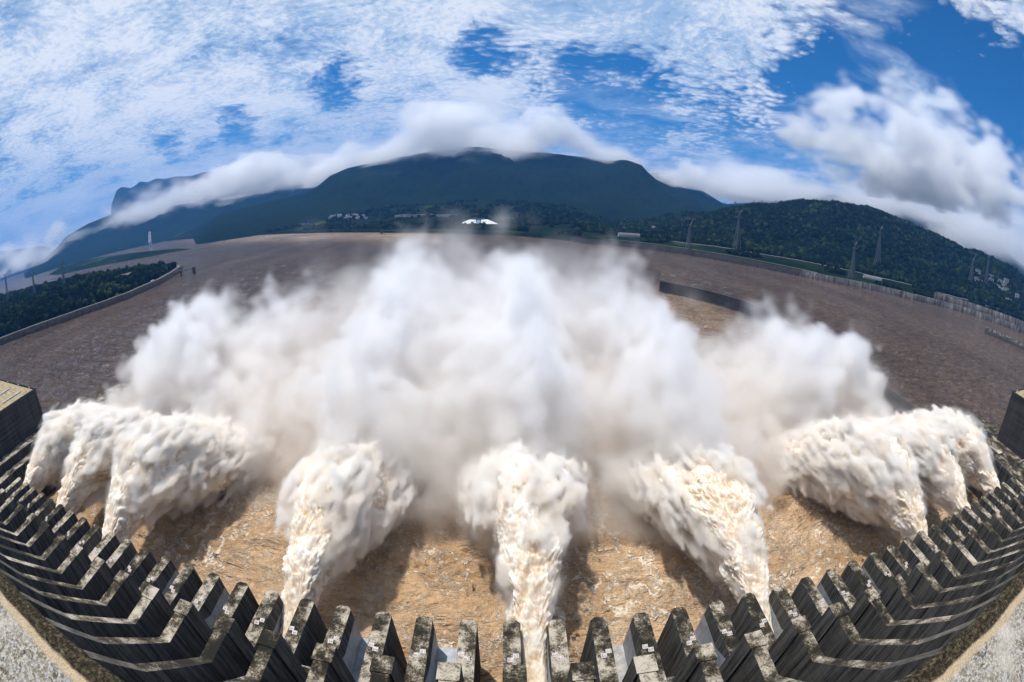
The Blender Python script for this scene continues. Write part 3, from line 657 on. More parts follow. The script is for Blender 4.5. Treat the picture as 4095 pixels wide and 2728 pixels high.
ridge_sheet('mountain', [(-64.5, -.24), (-61.8, .2), (-60.1, 1.05), (-59, 1.82), (-55.8, 2.6), (-52.1, 3.1), (-48.4, 3.5), (-43.6, 4.1), (-37.7, 4.5), (-31.9, 5.03), (-26.3, 4.75), (-20.6, 4.31), (-14, 4)], 7200, 4600, 20, M_mt, 17, thick=1.3, tw=3.)
ridge_sheet('mountain', [(-75, 2.6), (-68.9, 2.44), (-65.6, 1.95), (-62.9, 1.64), (-61, 1.11), (-59.2, .11)], 12500, 9500, 10, M_mtfar, 19, thick=1.2)
ridge_sheet('mountain', [(-52.6, 3.6), (-51.9, 4.97), (-51.5, 5.77), (-50.9, 6.05), (-50.2, 5.9), (-49.6, 5.7), (-49, 5.86), (-48.3, 6.25), (-47.2, 6.0), (-46, 6.3), (-44.8, 6.05), (-43.6, 6.15), (-41.2, 5.9), (-39.5, 6.15), (-37.7, 6.09), (-36.6, 6.38), (-35.1, 6.04), (-31.9, 5.85), (-27.4, 5.9), (-26.3, 6.14), (-25.1, 5.82), (-22.9, 5.31)], 10500, 8200, 300, M_mtfar, 23, rough=.05, thick=1.2, pad=.3, detail=2., tw=.7)
ridge_sheet('mountain', [(22, .6), (28, 1.5), (33.9, 2.69), (36.2, 3.25), (37.9, 3.94), (39.7, 4.43), (42.6, 4.7), (44.4, 5.16), (46.8, 4.9), (50.4, 5.3), (53.5, 5.3), (56.6, 5.2), (59.1, 5.06), (61.8, 4.4), (65.1, 3.48), (67.9, 2.72), (69.5, 2.34), (76, 1.2)], 5600, 3400, 60, M_mt, 27)

# left headland
ISL = [(-1500, -200), (-1060, 60), (-854, 297), (-763, 432), (-728, 520), (-721, 591), (-752, 720), (-801, 822), (-862, 925), (-960, 985), (-1100, 1000), (-1500, 1010), (-2300, 900), (-3200, 500)]
def polydist(X, Y, poly):
    """signed distance to a closed polygon, positive inside"""
    P = np.stack([X.ravel(), Y.ravel()], 1); d = np.full(len(P), 1e9); ins = np.zeros(len(P), bool)
    for (x0, y0), (x1, y1) in zip(poly, poly[1:]+poly[:1]):
        a = np.array([x0, y0]); b_ = np.array([x1-x0, y1-y0]); t_ = np.clip(((P-a)@b_)/(b_@b_), 0, 1)
        d = np.minimum(d, np.linalg.norm(P-a-t_[:, None]*b_, axis=1))
        c = ((y0 > P[:, 1]) != (y1 > P[:, 1])) & (P[:, 0] < (x1-x0)*(P[:, 1]-y0)/((y1-y0) or 1e-9)+x0); ins ^= c
    return np.where(ins, d, -d).reshape(X.shape)
def isl_h(X, Y, d=None):
    d = polydist(X, Y, ISL) if d is None else d
    h = 9+14*smooth(d, 20, 220)+95*smooth(d, 330, 900)*smooth(Y, 900, 350)*smooth(-X, 1100, 1500)+5*n2d(X, Y, 90, 3, .5, 31)*smooth(d, 20, 90)+10*smooth(d, 40, 160)*n2d(X, Y, 260, 3, .5, 33)
    return np.where(d < 0, -6, np.where(d < 6, -6+d/6*15, h))
gx, gy = np.linspace(-3300, -690, 560), np.linspace(-250, 1050, 300); X, Y = np.meshgrid(gx, gy)
V = np.stack([X.ravel(), Y.ravel(), isl_h(X, Y).ravel()], 1); n = len(gx); i = np.arange(n-1)[None]+np.arange(len(gy)-1)[:, None]*n
hd = link('headland', npmesh('headland', V, np.stack([i, i+1, i+n+1, i+n], -1).reshape(-1, 4), M_for, True)); tag(hd, kind='structure')
# far low spit and pond on the left
SP = [(-2600, 1480), (-1750, 1560), (-1500, 1690), (-1700, 1830), (-2500, 2150), (-3600, 2500), (-3900, 2200), (-3200, 1700)]
gx, gy = np.linspace(-4000, -1400, 160), np.linspace(1400, 2600, 90); X, Y = np.meshgrid(gx, gy); d = polydist(X, Y, SP)
V = np.stack([X.ravel(), Y.ravel(), np.where(d < 0, -5, 5*smooth(d, 0, 30)+12*smooth(d, 60, 160)*np.clip(.6+n2d(X, Y, 200, 3, .5, 35), 0, 2)).ravel()], 1); n = len(gx); i = np.arange(n-1)[None]+np.arange(len(gy)-1)[:, None]*n
tag(link('sandbank', npmesh('sandbank', V, np.stack([i, i+1, i+n+1, i+n], -1).reshape(-1, 4), M_for, True)), kind='structure')

# quay walls along the banks
def offset(poly, d):
    out = []
    for k_ in range(len(poly)):
        a = np.array(poly[max(k_-1, 0)]); c = np.array(poly[min(k_+1, len(poly)-1)]); tng = (c-a)/np.linalg.norm(c-a); out.append(tuple(np.array(poly[k_])+d*np.array([-tng[1], tng[0]])))
    return out
def resample(poly, step):
    P = np.array(poly, float); s = np.concatenate([[0], np.cumsum(np.linalg.norm(np.diff(P, axis=0), axis=1))]); q = np.arange(0, s[-1], step)
    return [tuple(v) for v in np.stack([np.interp(q, s, P[:, 0]), np.interp(q, s, P[:, 1])], 1)]
def quay(name, poly, side, width, z0, z1, m, batter=3.0):
    a = offset(poly, -side*batter); b_ = poly; c = offset(poly, side*width)
    V = []; F = []
    for p, q, r_ in zip(a, b_, c): V += [(*p, z0), (*q, z1), (*r_, z1), (*r_, z0)]
    for k_ in range(len(a)-1):
        o = k_*4; F += [(o+j, o+j+1, o+5+j, o+4+j) for j in range(3)]
    return link(name, npmesh(name, V, F, m))
M_road = plain('pale_road', (.20, .19, .18), .9, 0, .15, .1)
isl_line = resample([(-1500, -200)]+ISL[1:10], 12)
M_bank = plain('wet_dark_stone', (.028, .025, .023), .9, 0, .4, .15)
q = quay('embankment', isl_line, 1, 4, -4, 11.5, M_bank, 4); tag(q, 'dark sloping river wall round the wooded headland on the left', 'river wall')
q = quay('road', [p for p in offset(isl_line, 5)], 1, 5, 8, 11.8, M_road, .5); tag(q, kind='structure')
azr = np.arange(8, 80, .6); sr_ = [(float(shore(a_)*math.sin(math.radians(a_))), float(shore(a_)*math.cos(math.radians(a_)))) for a_ in azr]
i0 = int((39-8)/.6)
q = quay('embankment', sr_[:i0], 1, 6, -5, 13.5, M_bank, 12); tag(q, 'sloping dark stone bank along the far right shore', 'river wall')
M_quay = concrete('streaked_quay', base=(.40, .38, .35), scale=.4, top=True)
m, t, b = mat('streaked_wall'); g = t.new('ShaderNodeNewGeometry'); P = g.outputs['Position']
st = t.noise(t.mapping(P, (.14, .14, .010)), 1.0, 5, .75); st2 = t.noise(P, .05, 4, .6)
t.set(b, 'Base Color', t.ramp(t.math('ADD', t.math('MULTIPLY', st, .7), t.math('MULTIPLY', st2, .3)), [(.38, (.020, .019, .018)), (.47, (.06, .055, .05)), (.56, (.13, .12, .11)), (.70, (.30, .28, .26))])); t.set(b, 'Roughness', .9); b.inputs['Specular IOR Level'].default_value = .1; M_streak = m
q = quay('quay_wall', sr_[i0-1:], 1, 9, -5, 15, M_streak, 3); tag(q, 'light and dark streaked concrete quay wall along the right bank', 'river wall')
i1 = int((57.2-8)/.6)
q = quay('retaining_wall', offset(sr_[i1:], 9.2), 1, 4, 10, 31, M_streak, 2); tag(q, 'tall streaked retaining wall standing above the quay at far right', 'river wall')
st_ = [(963, 446), (985, 400), (1005, 330), (1040, 240)]
q = quay('mooring_wall', resample(st_, 10), -1, 9, -5, 12, M_face, 1); tag(q, 'dark detached wall end standing in the river at the right edge', 'river wall')
b = MB(); 
for (x_, y_) in resample(st_, 22)[1:]: b.box(x_-7, x_-5, y_-1, y_+1, 12, 14.5)
b.build('bollard', M_clad, q) if False else None
# shore roads on the right bank
def ribbon(name, pts, w, dz, m, lab=None):
    P = resample(pts, 12); a = offset(P, -w/2); c = offset(P, w/2); V = []
    for p, q_ in zip(a, c):
        z_ = max(hland(*p), hland(*q_))+dz; V += [(*p, z_), (*q_, z_)]
    F = [(2*k_, 2*k_+1, 2*k_+3, 2*k_+2) for k_ in range(len(P)-1)]
    o = link(name, npmesh(name, V, F, m)); tag(o, kind='structure'); return o
def azr_pts(lst): return [(r_*math.sin(math.radians(a_)), r_*math.cos(math.radians(a_))) for a_, r_ in lst]
ribbon('road', azr_pts([(21, 1400), (26, 1400), (30, 1380), (34, 1370), (40, 1370), (46, 1400), (52, 1450), (58, 1530), (63, 1600), (68, 1680), (74, 1800)]), 10, 1.2, plain('pale_shore_road', (.28, .27, .26), .9))
ribbon('path', azr_pts([(12, 1300), (18, 1270), (24, 1220), (30, 1180), (36, 1150), (41, 1140)]), 7, .6, M_road)

# ------------------------------------------------------------------ woods: thousands of crowns massed as one
bmi = bmesh.new(); bmesh.ops.create_icosphere(bmi, subdivisions=1, radius=1); ICO = np.array([v.co[:] for v in bmi.verts]); ICF = np.array([[v.index for v in f.verts] for f in bmi.faces]); bmi.free()
def woods(name, P, R, m, seed, flat=.9):
    rgx = np.random.default_rng(seed); n = len(P)
    V = ICO[None]*R[:, None, None]*(1+.32*rgx.normal(size=(n, len(ICO), 1)).clip(-1.4, 1.4)); V[:, :, 2] *= flat*(.8+.7*rgx.random((n, 1)))
    V = V+P[:, None, :]; F = ICF[None]+(np.arange(n)*len(ICO))[:, None, None]
    tn = np.repeat(rgx.random(n), len(ICO))
    o = link(name, npmesh(name, V.reshape(-1, 3), F.reshape(-1, 3), m, False, {'tint': tn})); tag(o, kind='stuff'); return o
m, t, b = mat('leaf_canopy'); g = t.new('ShaderNodeNewGeometry'); tn = t.new('ShaderNodeAttribute', attribute_name='tint').outputs['Fac']
f = t.math('ADD', t.math('MULTIPLY', tn, .45), t.math('ADD', t.math('MULTIPLY', t.noise(g.outputs['Position'], .35, 4, .7), .45), t.math('MULTIPLY', t.noise(g.outputs['Position'], .008, 3, .6), .45)))
t.set(b, 'Base Color', t.ramp(f, [(.44, (.0015, .004, .0018)), (.64, (.004, .0085, .0035)), (.82, (.012, .020, .006)), (.97, (.04, .055, .015))])); t.set(b, 'Roughness', .9); b.inputs['Specular IOR Level'].default_value = .0
t.set(b, 'Normal', t.new('ShaderNodeBump', inp={'Strength': .8, 'Distance': 1.5, 'Height': t.noise(g.outputs['Position'], .9, 4, .7)}))
M_leaf = m
rgw = np.random.default_rng(5)
N0 = 26000; px_ = rgw.uniform(-2300, -700, N0); py_ = rgw.uniform(-100, 1010, N0)
d = polydist(px_[None], py_[None], ISL)[0]; cl = n2d(px_[None], py_[None], 120, 3, .5, 51)[0]
rr = np.hypot(px_, py_); keep = (d > 24) & (cl > -.33) & (rgw.random(N0) < np.clip(1300/rr, 0, 1)**1.5)
px_, py_, d = px_[keep], py_[keep], d[keep]; R_ = rgw.uniform(2.6, 7.0, len(px_))*(1+.5*(rgw.random(len(px_)) > .93)); zz = isl_h(px_[None], py_[None])[0]
woods('woods', np.stack([px_, py_, zz+R_*.8+rgw.uniform(0, 4, len(px_))], 1), R_, M_leaf, 1); 
N1 = 42000; az_ = rgw.uniform(9, 76, N1); ru = rgw.random(N1)**1.15; rs_ = shore(az_)+40+ru*(2500-shore(az_))
px_ = rs_*np.sin(np.radians(az_)); py_ = rs_*np.cos(np.radians(az_)); hh_ = land_h(az_[None], rs_[None], px_[None], py_[None])[0]
cl = n2d(px_[None], py_[None], 150, 3, .5, 53)[0]; u = rs_-shore(az_)
roadr = np.interp(az_, [21, 26, 30, 34, 40, 46, 52, 58, 63, 68, 74], [1400, 1400, 1380, 1370, 1370, 1400, 1450, 1530, 1600, 1680, 1800])
keep = (cl > np.where(u < 240, .22, -.55)) & (np.abs(rs_-roadr) > 26)
px_, py_, hh_ = px_[keep], py_[keep], hh_[keep]; R_ = rgw.uniform(4.0, 9.0, len(px_))*np.clip(.6+u[keep]/600, .7, 1.25)
woods('woods', np.stack([px_, py_, hh_+R_*.5], 1), R_, M_leaf, 2)
N2 = 9000; az_ = rgw.uniform(-36, 9, N2); rs_ = shore(az_)+60+rgw.random(N2)**1.2*1500; px_ = rs_*np.sin(np.radians(az_)); py_ = rs_*np.cos(np.radians(az_)); hh_ = land_h(az_[None], rs_[None], px_[None], py_[None])[0]
keep = n2d(px_[None], py_[None], 170, 3, .5, 55)[0] > -.05; R_ = rgw.uniform(5, 11, keep.sum())
woods('woods', np.stack([px_[keep], py_[keep], hh_[keep]+R_*.4], 1), R_, M_leaf, 3)

# ------------------------------------------------------------------ haze
hz = MB().box(-14000, 14000, -600, 16000, -7.5, 1650).build('haze', None); tag(hz, kind='stuff')
mh = bpy.data.materials.new('thin_haze'); mh.use_nodes = True; t = NT(mh.node_tree); t.n.clear()
pv = t.new('ShaderNodeVolumePrincipled', inp={'Color': (.13, .42, 1.0, 1), 'Density': .000052, 'Anisotropy': .15}); out = t.new('ShaderNodeOutputMaterial'); t.l.new(pv.outputs[0], out.inputs['Volume'])
hz.data.materials.append(mh)
# ================================================================== PYLONS, HOUSES, MUSEUM, BRIDGE
def ground_at(az, tan, lo_=900, hi_=3200, hf=None):
    """distance at which a line of sight of this depression reaches the ground"""
    a = rad(az); r_ = np.arange(lo_, hi_, 8.); x_, y_ = r_*math.sin(a), r_*math.cos(a)
    z_ = (hf or (lambda A, R, X, Y: land_h(A, R, X, Y)))(np.full((1, len(r_)), az), r_[None], x_[None], y_[None])[0]
    hit = np.nonzero((z_ >= CAMZ+tan*r_) & (z_ > 4))[0]; k_ = hit[0] if len(hit) else len(r_)-1
    return float(x_[k_]), float(y_[k_]), float(z_[k_]), float(r_[k_])
hf_isl = lambda A, R, X, Y: isl_h(X, Y)
def lattice(mb_, H, w0, w1, z0=0, n=9, th=.55):
    """four tapering legs with X bracing"""
    lv = [z0+(H-z0)*(1-(1-i/n)**1.35) for i in range(n+1)]; W_ = lambda z: w0+(w1-w0)*((z-z0)/(H-z0))**.85
    for k_ in range(n):
        za, zb = lv[k_], lv[k_+1]; a, b_ = W_(za)/2, W_(zb)/2
        ca = [(-a, -a, za), (a, -a, za), (a, a, za), (-a, a, za)]; cb = [(-b_, -b_, zb), (b_, -b_, zb), (b_, b_, zb), (-b_, b_, zb)]
        for i in range(4):
            j = (i+1) % 4; mb_.bar(ca[i], cb[i], th*1.3); mb_.bar(ca[i], cb[j], th*.6); mb_.bar(ca[j], cb[i], th*.6); mb_.bar(cb[i], cb[j], th*.6)
pyl_mesh = {}
def pylon(kind, x, y, z, H, rz, label, th=.8):
    p = empty('power_pylon', (x, y, z-1), rz); key = (kind, round(H/4), th)
    if key not in pyl_mesh:
        hm = H*.72; m1 = MB(); lattice(m1, hm, H*.16, H*.035, 0, 9, th)
        m2 = MB()
        if kind == 'cup':      # Y-shaped window tower with a flat beam
            s_ = H*.15
            for sx_ in (-1, 1):
                for yo in (-1, 1): m2.bar((0, yo, hm), (sx_*s_, yo, H*.93), th*1.2); m2.bar((sx_*s_*.5, yo, hm+(H*.93-hm)*.5), (sx_*s_, -yo, H*.93), th*.6)
            for yo in (-1, 1):
                for zz_ in (.93, .97): m2.bar((-s_*1.7, yo, H*zz_), (s_*1.7, yo, H*zz_), th)
            for i in range(-6, 7): m2.bar((i*s_*.28, -1, H*.93), ((i+.5)*s_*.28, 1, H*.97), th*.6)
            for sx_ in (-1, 1): m2.bar((sx_*s_, 0, H*.97), (sx_*s_*1.15, 0, H*1.0), th)
        else:                  # T tower with raised horns and one crossarm
            lattice(m2, H*.9, H*.035, H*.02, hm, 3, th*.8)
            for sx_ in (-1, 1):
                for yo in (-.8, .8): m2.bar((0, yo, H*.88), (sx_*H*.13, yo*.3, H*1.0), th); m2.bar((0, yo, H*.80), (sx_*H*.15, 0, H*.81), th); m2.bar((0, yo, H*.84), (sx_*H*.15, 0, H*.81), th*.7); m2.bar((0, yo, H*.94), (sx_*H*.13, 0, H*1.0), th*.6)
        pyl_mesh[key] = (m1.mesh('lattice_mast', M_tower), m2.mesh('crossarm', M_tower))
    link('lattice_mast', pyl_mesh[key][0], p); link('crossarm', pyl_mesh[key][1], p)
    tag(p, label, 'pylon', 'power pylons on the river banks'); return p
PT = {'R1': ('cup', 23.09, -.08949, -.01232, .5, 'cup topped power pylon nearest the spray on the far right bank'), 'R2': ('tee', 29.39, -.07527, .01797, .3, 'tall slim power pylon in front of the wooded hill, right of the cup topped one'),
      'R3': ('tee', 45.11, -.08571, -.00627, .2, 'power pylon with one crossarm standing just above the quay wall'), 'R4': ('tee', 48.44, -.05034, .03935, .2, 'tallest power pylon on the right hillside with wide horned crossarms'),
      'R5': ('cup', 61.87, -.03034, .03627, -.2, 'cup topped power pylon left of its twin near the hillside town'), 'R6': ('tee', 64.13, -.02433, .03929, -.2, 'power pylon nearest the hillside town at the right edge'),
      'L1': ('tee', -68.38, -.0585, -.0002, .4, 'power pylon nearest the left edge on the wooded headland'), 'L2': ('tee', -64.27, -.066, -.01346, .4, 'middle of the three power pylons on the wooded headland'), 'L3': ('tee', -59.8, -.066, -.01276, .4, 'power pylon on the headland closest to the river')}
for nm, (kd, az, tb, tt_, rz, lab) in PT.items():
    L_ = nm[0] == 'L'; x_, y_, z_, r_ = ground_at(az, tb, 850 if L_ else 1000, 3000, hf_isl if L_ else None)
    H = CAMZ+tt_*r_-z_; pylon(kd, x_, y_, z_, H, rz, lab, .95 if not L_ else .8)
for i, (az, tt_, kd) in enumerate(((27.41, .0285, 'cup'), (28.82, .034, 'cup'), (31.25, .0435, 'tee'), (32.34, .0425, 'cup'), (34.06, .0465, 'tee'))):
    r_ = 2420.; x_, y_ = r_*math.sin(rad(az)), r_*math.cos(rad(az)); z_ = hland(x_, y_)
    pylon(kd, x_, y_, z_, max(34., CAMZ+tt_*r_-z_), .3, ('first', 'second', 'third', 'fourth', 'fifth')[i]+' from the left of the small power pylons along the hill crest', 1.3)
# houses
M_plaster = plain('pale_plaster', (.55, .54, .52), .85, 0, .12, .05); M_rooft = plain('grey_roof_tiles', (.16, .15, .15), .9, 0, .2, .1); M_glass = plain('dark_window_glass', (.03, .035, .04), .25)
def house(x, y, z, w, d, h, rz, label, group, roof='gable'):
    p = empty('house', (x, y, z-.5), rz)
    MB().box(-w/2, w/2, -d/2, d/2, 0, h).build('wall', M_plaster, p)
    if roof == 'gable': MB().prism([(-d/2-.4, h), (d/2+.4, h), (0, h+d*.28)], -w/2-.4, w/2+.4).build('roof', M_rooft, p)
    else: b_ = MB(); b_.box(-w/2-.3, w/2+.3, -d/2-.3, d/2+.3, h, h+.7); b_.box(-w*.15, w*.1, -2, 2, h+.7, h+3); b_.build('roof', M_rooft, p)
    nf = max(1, int(h/3.2)); m_ = MB()
    for f_ in range(nf): m_.box(-w/2+1, w/2-1, -d/2-.06, -d/2+.02, 1.1+f_*3.2, 2.6+f_*3.2)
    m_.build('window', M_glass, p) if nf == 1 else [MB().box(-w/2+1, w/2-1, -d/2-.06, -d/2+.02, 1.1+f_*3.2, 2.6+f_*3.2).build('window', M_glass, p) for f_ in range(nf)]
    tag(p, label, 'house', group)
rgh = np.random.default_rng(99)
def cluster(n_, az0, az1, t0, t1, label, group, w=(12, 22), h=(7, 15), roof='gable', jit=.002):
    for i in range(n_):
        az = rgh.uniform(az0, az1); f_ = (az-az0)/(az1-az0); tb = t0+(t1-t0)*f_+rgh.normal()*jit
        x_, y_, z_, r_ = ground_at(az, tb, 1400, 4200 if az < 5 else 2900)
        house(x_, y_, z_, rgh.uniform(*w), rgh.uniform(9, 13), rgh.uniform(*h), -rad(az)+rgh.uniform(-.35, .35), label, group, roof)
cluster(22, -23.2, -18.2, -.0225, -.0315, 'small pale village house on the dark slope above the far left shore', 'village houses above the far shore', jit=.0035)
cluster(9, -35, -30, -.027, -.031, 'small pale house among trees far left below the mountain', 'scattered houses below the left mountain')
cluster(7, -14.8, -7.0, -.033, -.037, 'long low pale terrace building on the slope above the museum side shore', 'long pale terraces above the far shore', (45, 80), (8, 12), 'flat', .001)
cluster(4, -31, -26, -.0335, -.0345, 'long low white shed beside the far left shore', 'long white sheds on the far shore', (50, 90), (7, 9), 'flat', .0008)
cluster(16, 62.6, 69.3, -.012, -.021, 'pale apartment block of the hillside town at the right edge', 'apartment blocks of the hillside town', (16, 30), (12, 28), 'flat', .006)
cluster(5, 12, 20, -.052, -.048, 'small pale house at the foot of the right hill beside the drifting spray', 'houses at the foot of the right hill', jit=.003)
cluster(3, 39.2, 40.6, .018, .017, 'white house high on the wooded right hill', 'white houses high on the right hill', (18, 26), (8, 10), 'flat', .001)
for lab, az, tb, w, h, hf in (('long low white roofed hall on the right bank behind the spray', 15.3, -.0706, 70, 9, None), ('long low grey shed just above the streaked quay wall', 48.0, -.0777, 60, 6, None), ('low grey roofed building among the trees of the left headland', -51.45, -.0835, 60, 9, hf_isl)):
    x_, y_, z_, r_ = ground_at(az, tb, 700, 2500, hf); house(x_, y_, z_, w, 14, h, -rad(az)+.25, lab, None)
# white museum with sloping wings
x_, y_, z_, r_ = ground_at(-3.97, -.0545, 1500, 2600); mu = empty('museum', (x_, y_, z_), rad(4))
W_ = 76
def frust(xa, xb, ya, yb, z0, z1, ins):
    return MB().hexa([(xa, ya, z0), (xb, ya, z0), (xa, yb, z0), (xb, yb, z0), (xa+ins[0], ya+ins[2], z1), (xb-ins[1], ya+ins[2], z1), (xa+ins[0], yb-ins[2], z1), (xb-ins[1], yb-ins[2], z1)])
frust(-W_, -8, -26, 26, 2, 19, (40, 3, 17)).build('roof_wing', M_white, mu); frust(8, W_, -26, 26, 2, 19, (3, 40, 17)).build('roof_wing', M_white, mu)
frust(-8, 8, -24, 24, 2, 18, (1.5, 1.5, 14)).build('central_glazing', plain('blue_glazing', (.25, .35, .42), .2), mu)
MB().box(-W_+3, W_-3, -23, 23, -3, 2).build('wall', M_glass, mu)
b_ = MB(); b_.box(-25, 25, -8, 8, 21, 25); b_.box(-20, 20, -6, 6, 18, 21); b_.build('roof_slab', M_tower, mu)
for s_ in (-1, 1): MB().hexa([(s_*20-12, -19.5, 8), (s_*20+12, -19.5, 8), (s_*20-12, -18, 8), (s_*20+12, -18, 8), (s_*20-12, -17.5, 11), (s_*20+12, -17.5, 11), (s_*20-12, -15.5, 11), (s_*20+12, -15.5, 11)]).build('clerestory', M_glass, mu)
tag(mu, 'white building with low sloping roof wings and a raised central slab on the far shore', 'building')
# suspension bridge tower far left
br = empty('bridge', (-3297, 3063, 0), rad(45))
m_ = MB()
for s_ in (-1, 1): m_.hexa([(s_*9-4, -4, -4), (s_*9+4, -4, -4), (s_*9-4, 4, -4), (s_*9+4, 4, -4), (s_*7.5-3, -3, 122), (s_*7.5+3, -3, 122), (s_*7.5-3, 3, 122), (s_*7.5+3, 3, 122)])
for zz_ in (40, 84, 117): m_.box(-9, 9, -2.9, 2.9, zz_, zz_+6)
m_.build('tower', M_white, br)
b_ = MB(); b_.bar((0, 0, 122), (0, 0, 168), 1.5); b_.box(-2, 2, -2, 2, 168, 172); b_.build('beacon_mast', M_red, br)
b_ = MB()
for s_ in (-1, 1):
    pr = None
    for i in range(21):
        t_ = i/20; q_ = (s_*7.5, 620*t_, 122-100*(1-(1-t_)**2)); 
        if pr: b_.bar(pr, q_, 1.6)
        pr = q_
    b_.bar((s_*7.5, 0, 122), (s_*7.5, -300, 26), 1.6)
b_.build('cable', M_white, br); MB().box(-10, 10, -300, 700, 22, 25).build('deck', M_clad, br)
tag(br, 'white suspension bridge tower with its cables far down river on the left', 'bridge')
# mooring dolphins and truck
do = empty('mooring_dolphin', (-729, 825, 0), rad(12)); MB().box(-3, 3, -3, 3, -6, 17).build('post', M_clad, do)
b_ = MB()
for zz_ in (11, 13.5): b_.bar((-60, 1.2, zz_-.5), (0, 1.2, zz_), .9); b_.bar((-60, -1.2, zz_-.5), (0, -1.2, zz_), .9)
for i in range(12): b_.bar((-60+i*5, 1.2, 11), (-55+i*5, 1.2, 13.4), .5)
b_.build('gangway', M_tower, do); MB().box(-42, -38, -2, 2, -6, 11).build('post', M_clad, do); tag(do, 'dark mooring post joined by a gangway to the tip of the headland', 'dolphin')
do = empty('mooring_dolphin', (-468, 1590, 0), 0); MB().box(-3, 3, -3, 3, -6, 20).build('post', M_clad, do); b_ = MB(); b_.bar((0, 0, 12), (70, 12, 12), 1.4); b_.bar((0, 0, 15), (70, 12, 13), 1.0); b_.build('gangway', M_tower, do); tag(do, 'small dark mooring post with gangway at the far shore', 'dolphin')
bs = empty('bus', (-801, 626, 11.8), rad(100)); bs.location = (-(742)-6, 690, 11.8)
b_ = MB(); b_.box(-6, 6, -1.3, 1.3, .5, 3.2); b_.build('body', M_white, bs, .15); MB().box(-5.6, 5.7, -1.33, 1.33, 1.7, 2.6).build('window', M_glass, bs)
for sx_ in (-4, 4):
    for sy_ in (-1.2, 1.2): MB().prism([(.5*math.cos(q_*.785), .5+.5*math.sin(q_*.785)) for q_ in range(8)], sx_-.15, sx_+.15).build('wheel', M_glass, bs).rotation_euler = (0, 0, 0)
tag(bs, 'white bus parked on the river road of the left headland', 'bus')
rg = np.random.default_rng(21)
lo, hi, vx = (-330., 84., 0.), (330., 624., 120.), 2.0
shape = tuple(int(round((h-l)/vx))+1 for l, h in zip(lo, hi))
x = np.linspace(lo[0], hi[0], shape[0], dtype=np.float32)[:, None, None]; y = np.linspace(lo[1], hi[1], shape[1], dtype=np.float32)[None, :, None]; z = np.linspace(lo[2], hi[2], shape[2], dtype=np.float32)[None, None, :]
big = gn(shape, (20, 30, 18), rg); med = gn(shape, (9, 13, 9), rg); sml = gn(shape, (4.2, 5.6, 4.4), rg); tiny = gn(shape, (2.1, 2.6, 2.2), rg)
bump = -8*bil(big)-7*bil(med)-5.2*bil(sml)+3.2*tiny
# ridge height of the main spray mass, from control points (x, y, height, radius)
def sm2(v, a, b_): t_ = np.clip((v-a)/(b_-a), 0, 1); return t_*t_*(3-2*t_)
x2, y2 = x[:, :, 0], y[:, :, 0]
front = 140+10*np.cos(x2/330*np.pi)*0
lim = np.interp(y[0, :, 0], [84, 130, 200, 250, 290, 330, 440, 624], [245, 262, 272, 274, 232, 188, 150, 105])[None, :]
fy = 108+20*sm2(np.abs(x2), 95, 140)
for s_ in S_JET: fy = fy-15*np.exp(-((x2-XP(2*(s_-12))-5.37)/13)**2)
Hm = 50*sm2(y2, fy, fy+48)*(1-.25*sm2(y2, 260, 340)-.75*sm2(y2, 360, 520))*(1-sm2(np.abs(x2+4)/lim, .62, 1.04))
for (cx, cy, h, r) in ((-205, 175, 12, 40), (-232, 245, 20, 42), (215, 200, 14, 40), (208, 268, 22, 42), (0, 230, 18, 60), (-60, 280, 20, 70), (70, 290, 18, 60), (5, 360, 22, 90)):
    Hm = Hm+h*np.exp(-((x2-cx)**2+(y2-cy)**2)/r**2)*sm2(y2, 104, 140)
rib = 0
for s_ in sorted(S_JET):                                 # each jet throws its own long ridge of spray down river
    xc = XP(2*(s_-12))+5.37; xr = xc*(1+.0006*(y2-140)); rib = np.maximum(rib, np.exp(-((x2-xr)/(15+.07*np.clip(y2-120, 0, 200)))**2))
rib = rib*(1-sm2(y2, 240, 380)); Hm = Hm*(1-.85*sm2(x2, 80, 150)*sm2(y2, 255, 310))*(1-.5*sm2(-x2, 120, 200)*sm2(y2, 270, 330))
Hm = Hm*(.70+.42*rib+.38*sm2(y2, 210, 340))+0*rib
d1 = sm2(Hm[:, :, None]+bump-z, 0, 4+34*sm2(y, 170, 330))*(Hm[:, :, None] > 3)
soft = 1-.78*sm2(y, 180, 280)-.22*sm2(y, 270, 400)
D = .068*d1*(.05+.95*soft)*np.clip(1+.4*sml+.35*tiny, .05, 2.4)*(.75+.7*rib[:, :, None])
# thin drifting veil above and downstream
Hv = (88*sm2(y2, 140, 280)*(1-sm2(y2, 500, 622))*(1-sm2(np.abs(x2+25), 80+25*(x2 < -25), 165+60*(x2 < -25)))+70*np.exp(-((x2-268)**2+(y2-215)**2)/44**2))[:, :, None]
veil = sm2(Hv+14*big+8*med-z, 0, 55)*np.clip(.55+.4*med+.3*big+.15*sml, 0, 2)
wisp = np.clip(.35+.9*gn(shape, (7, 9, 30), rg)+.3*big, 0, 3)
D = D+.0075*veil*(.45+.55*wisp)
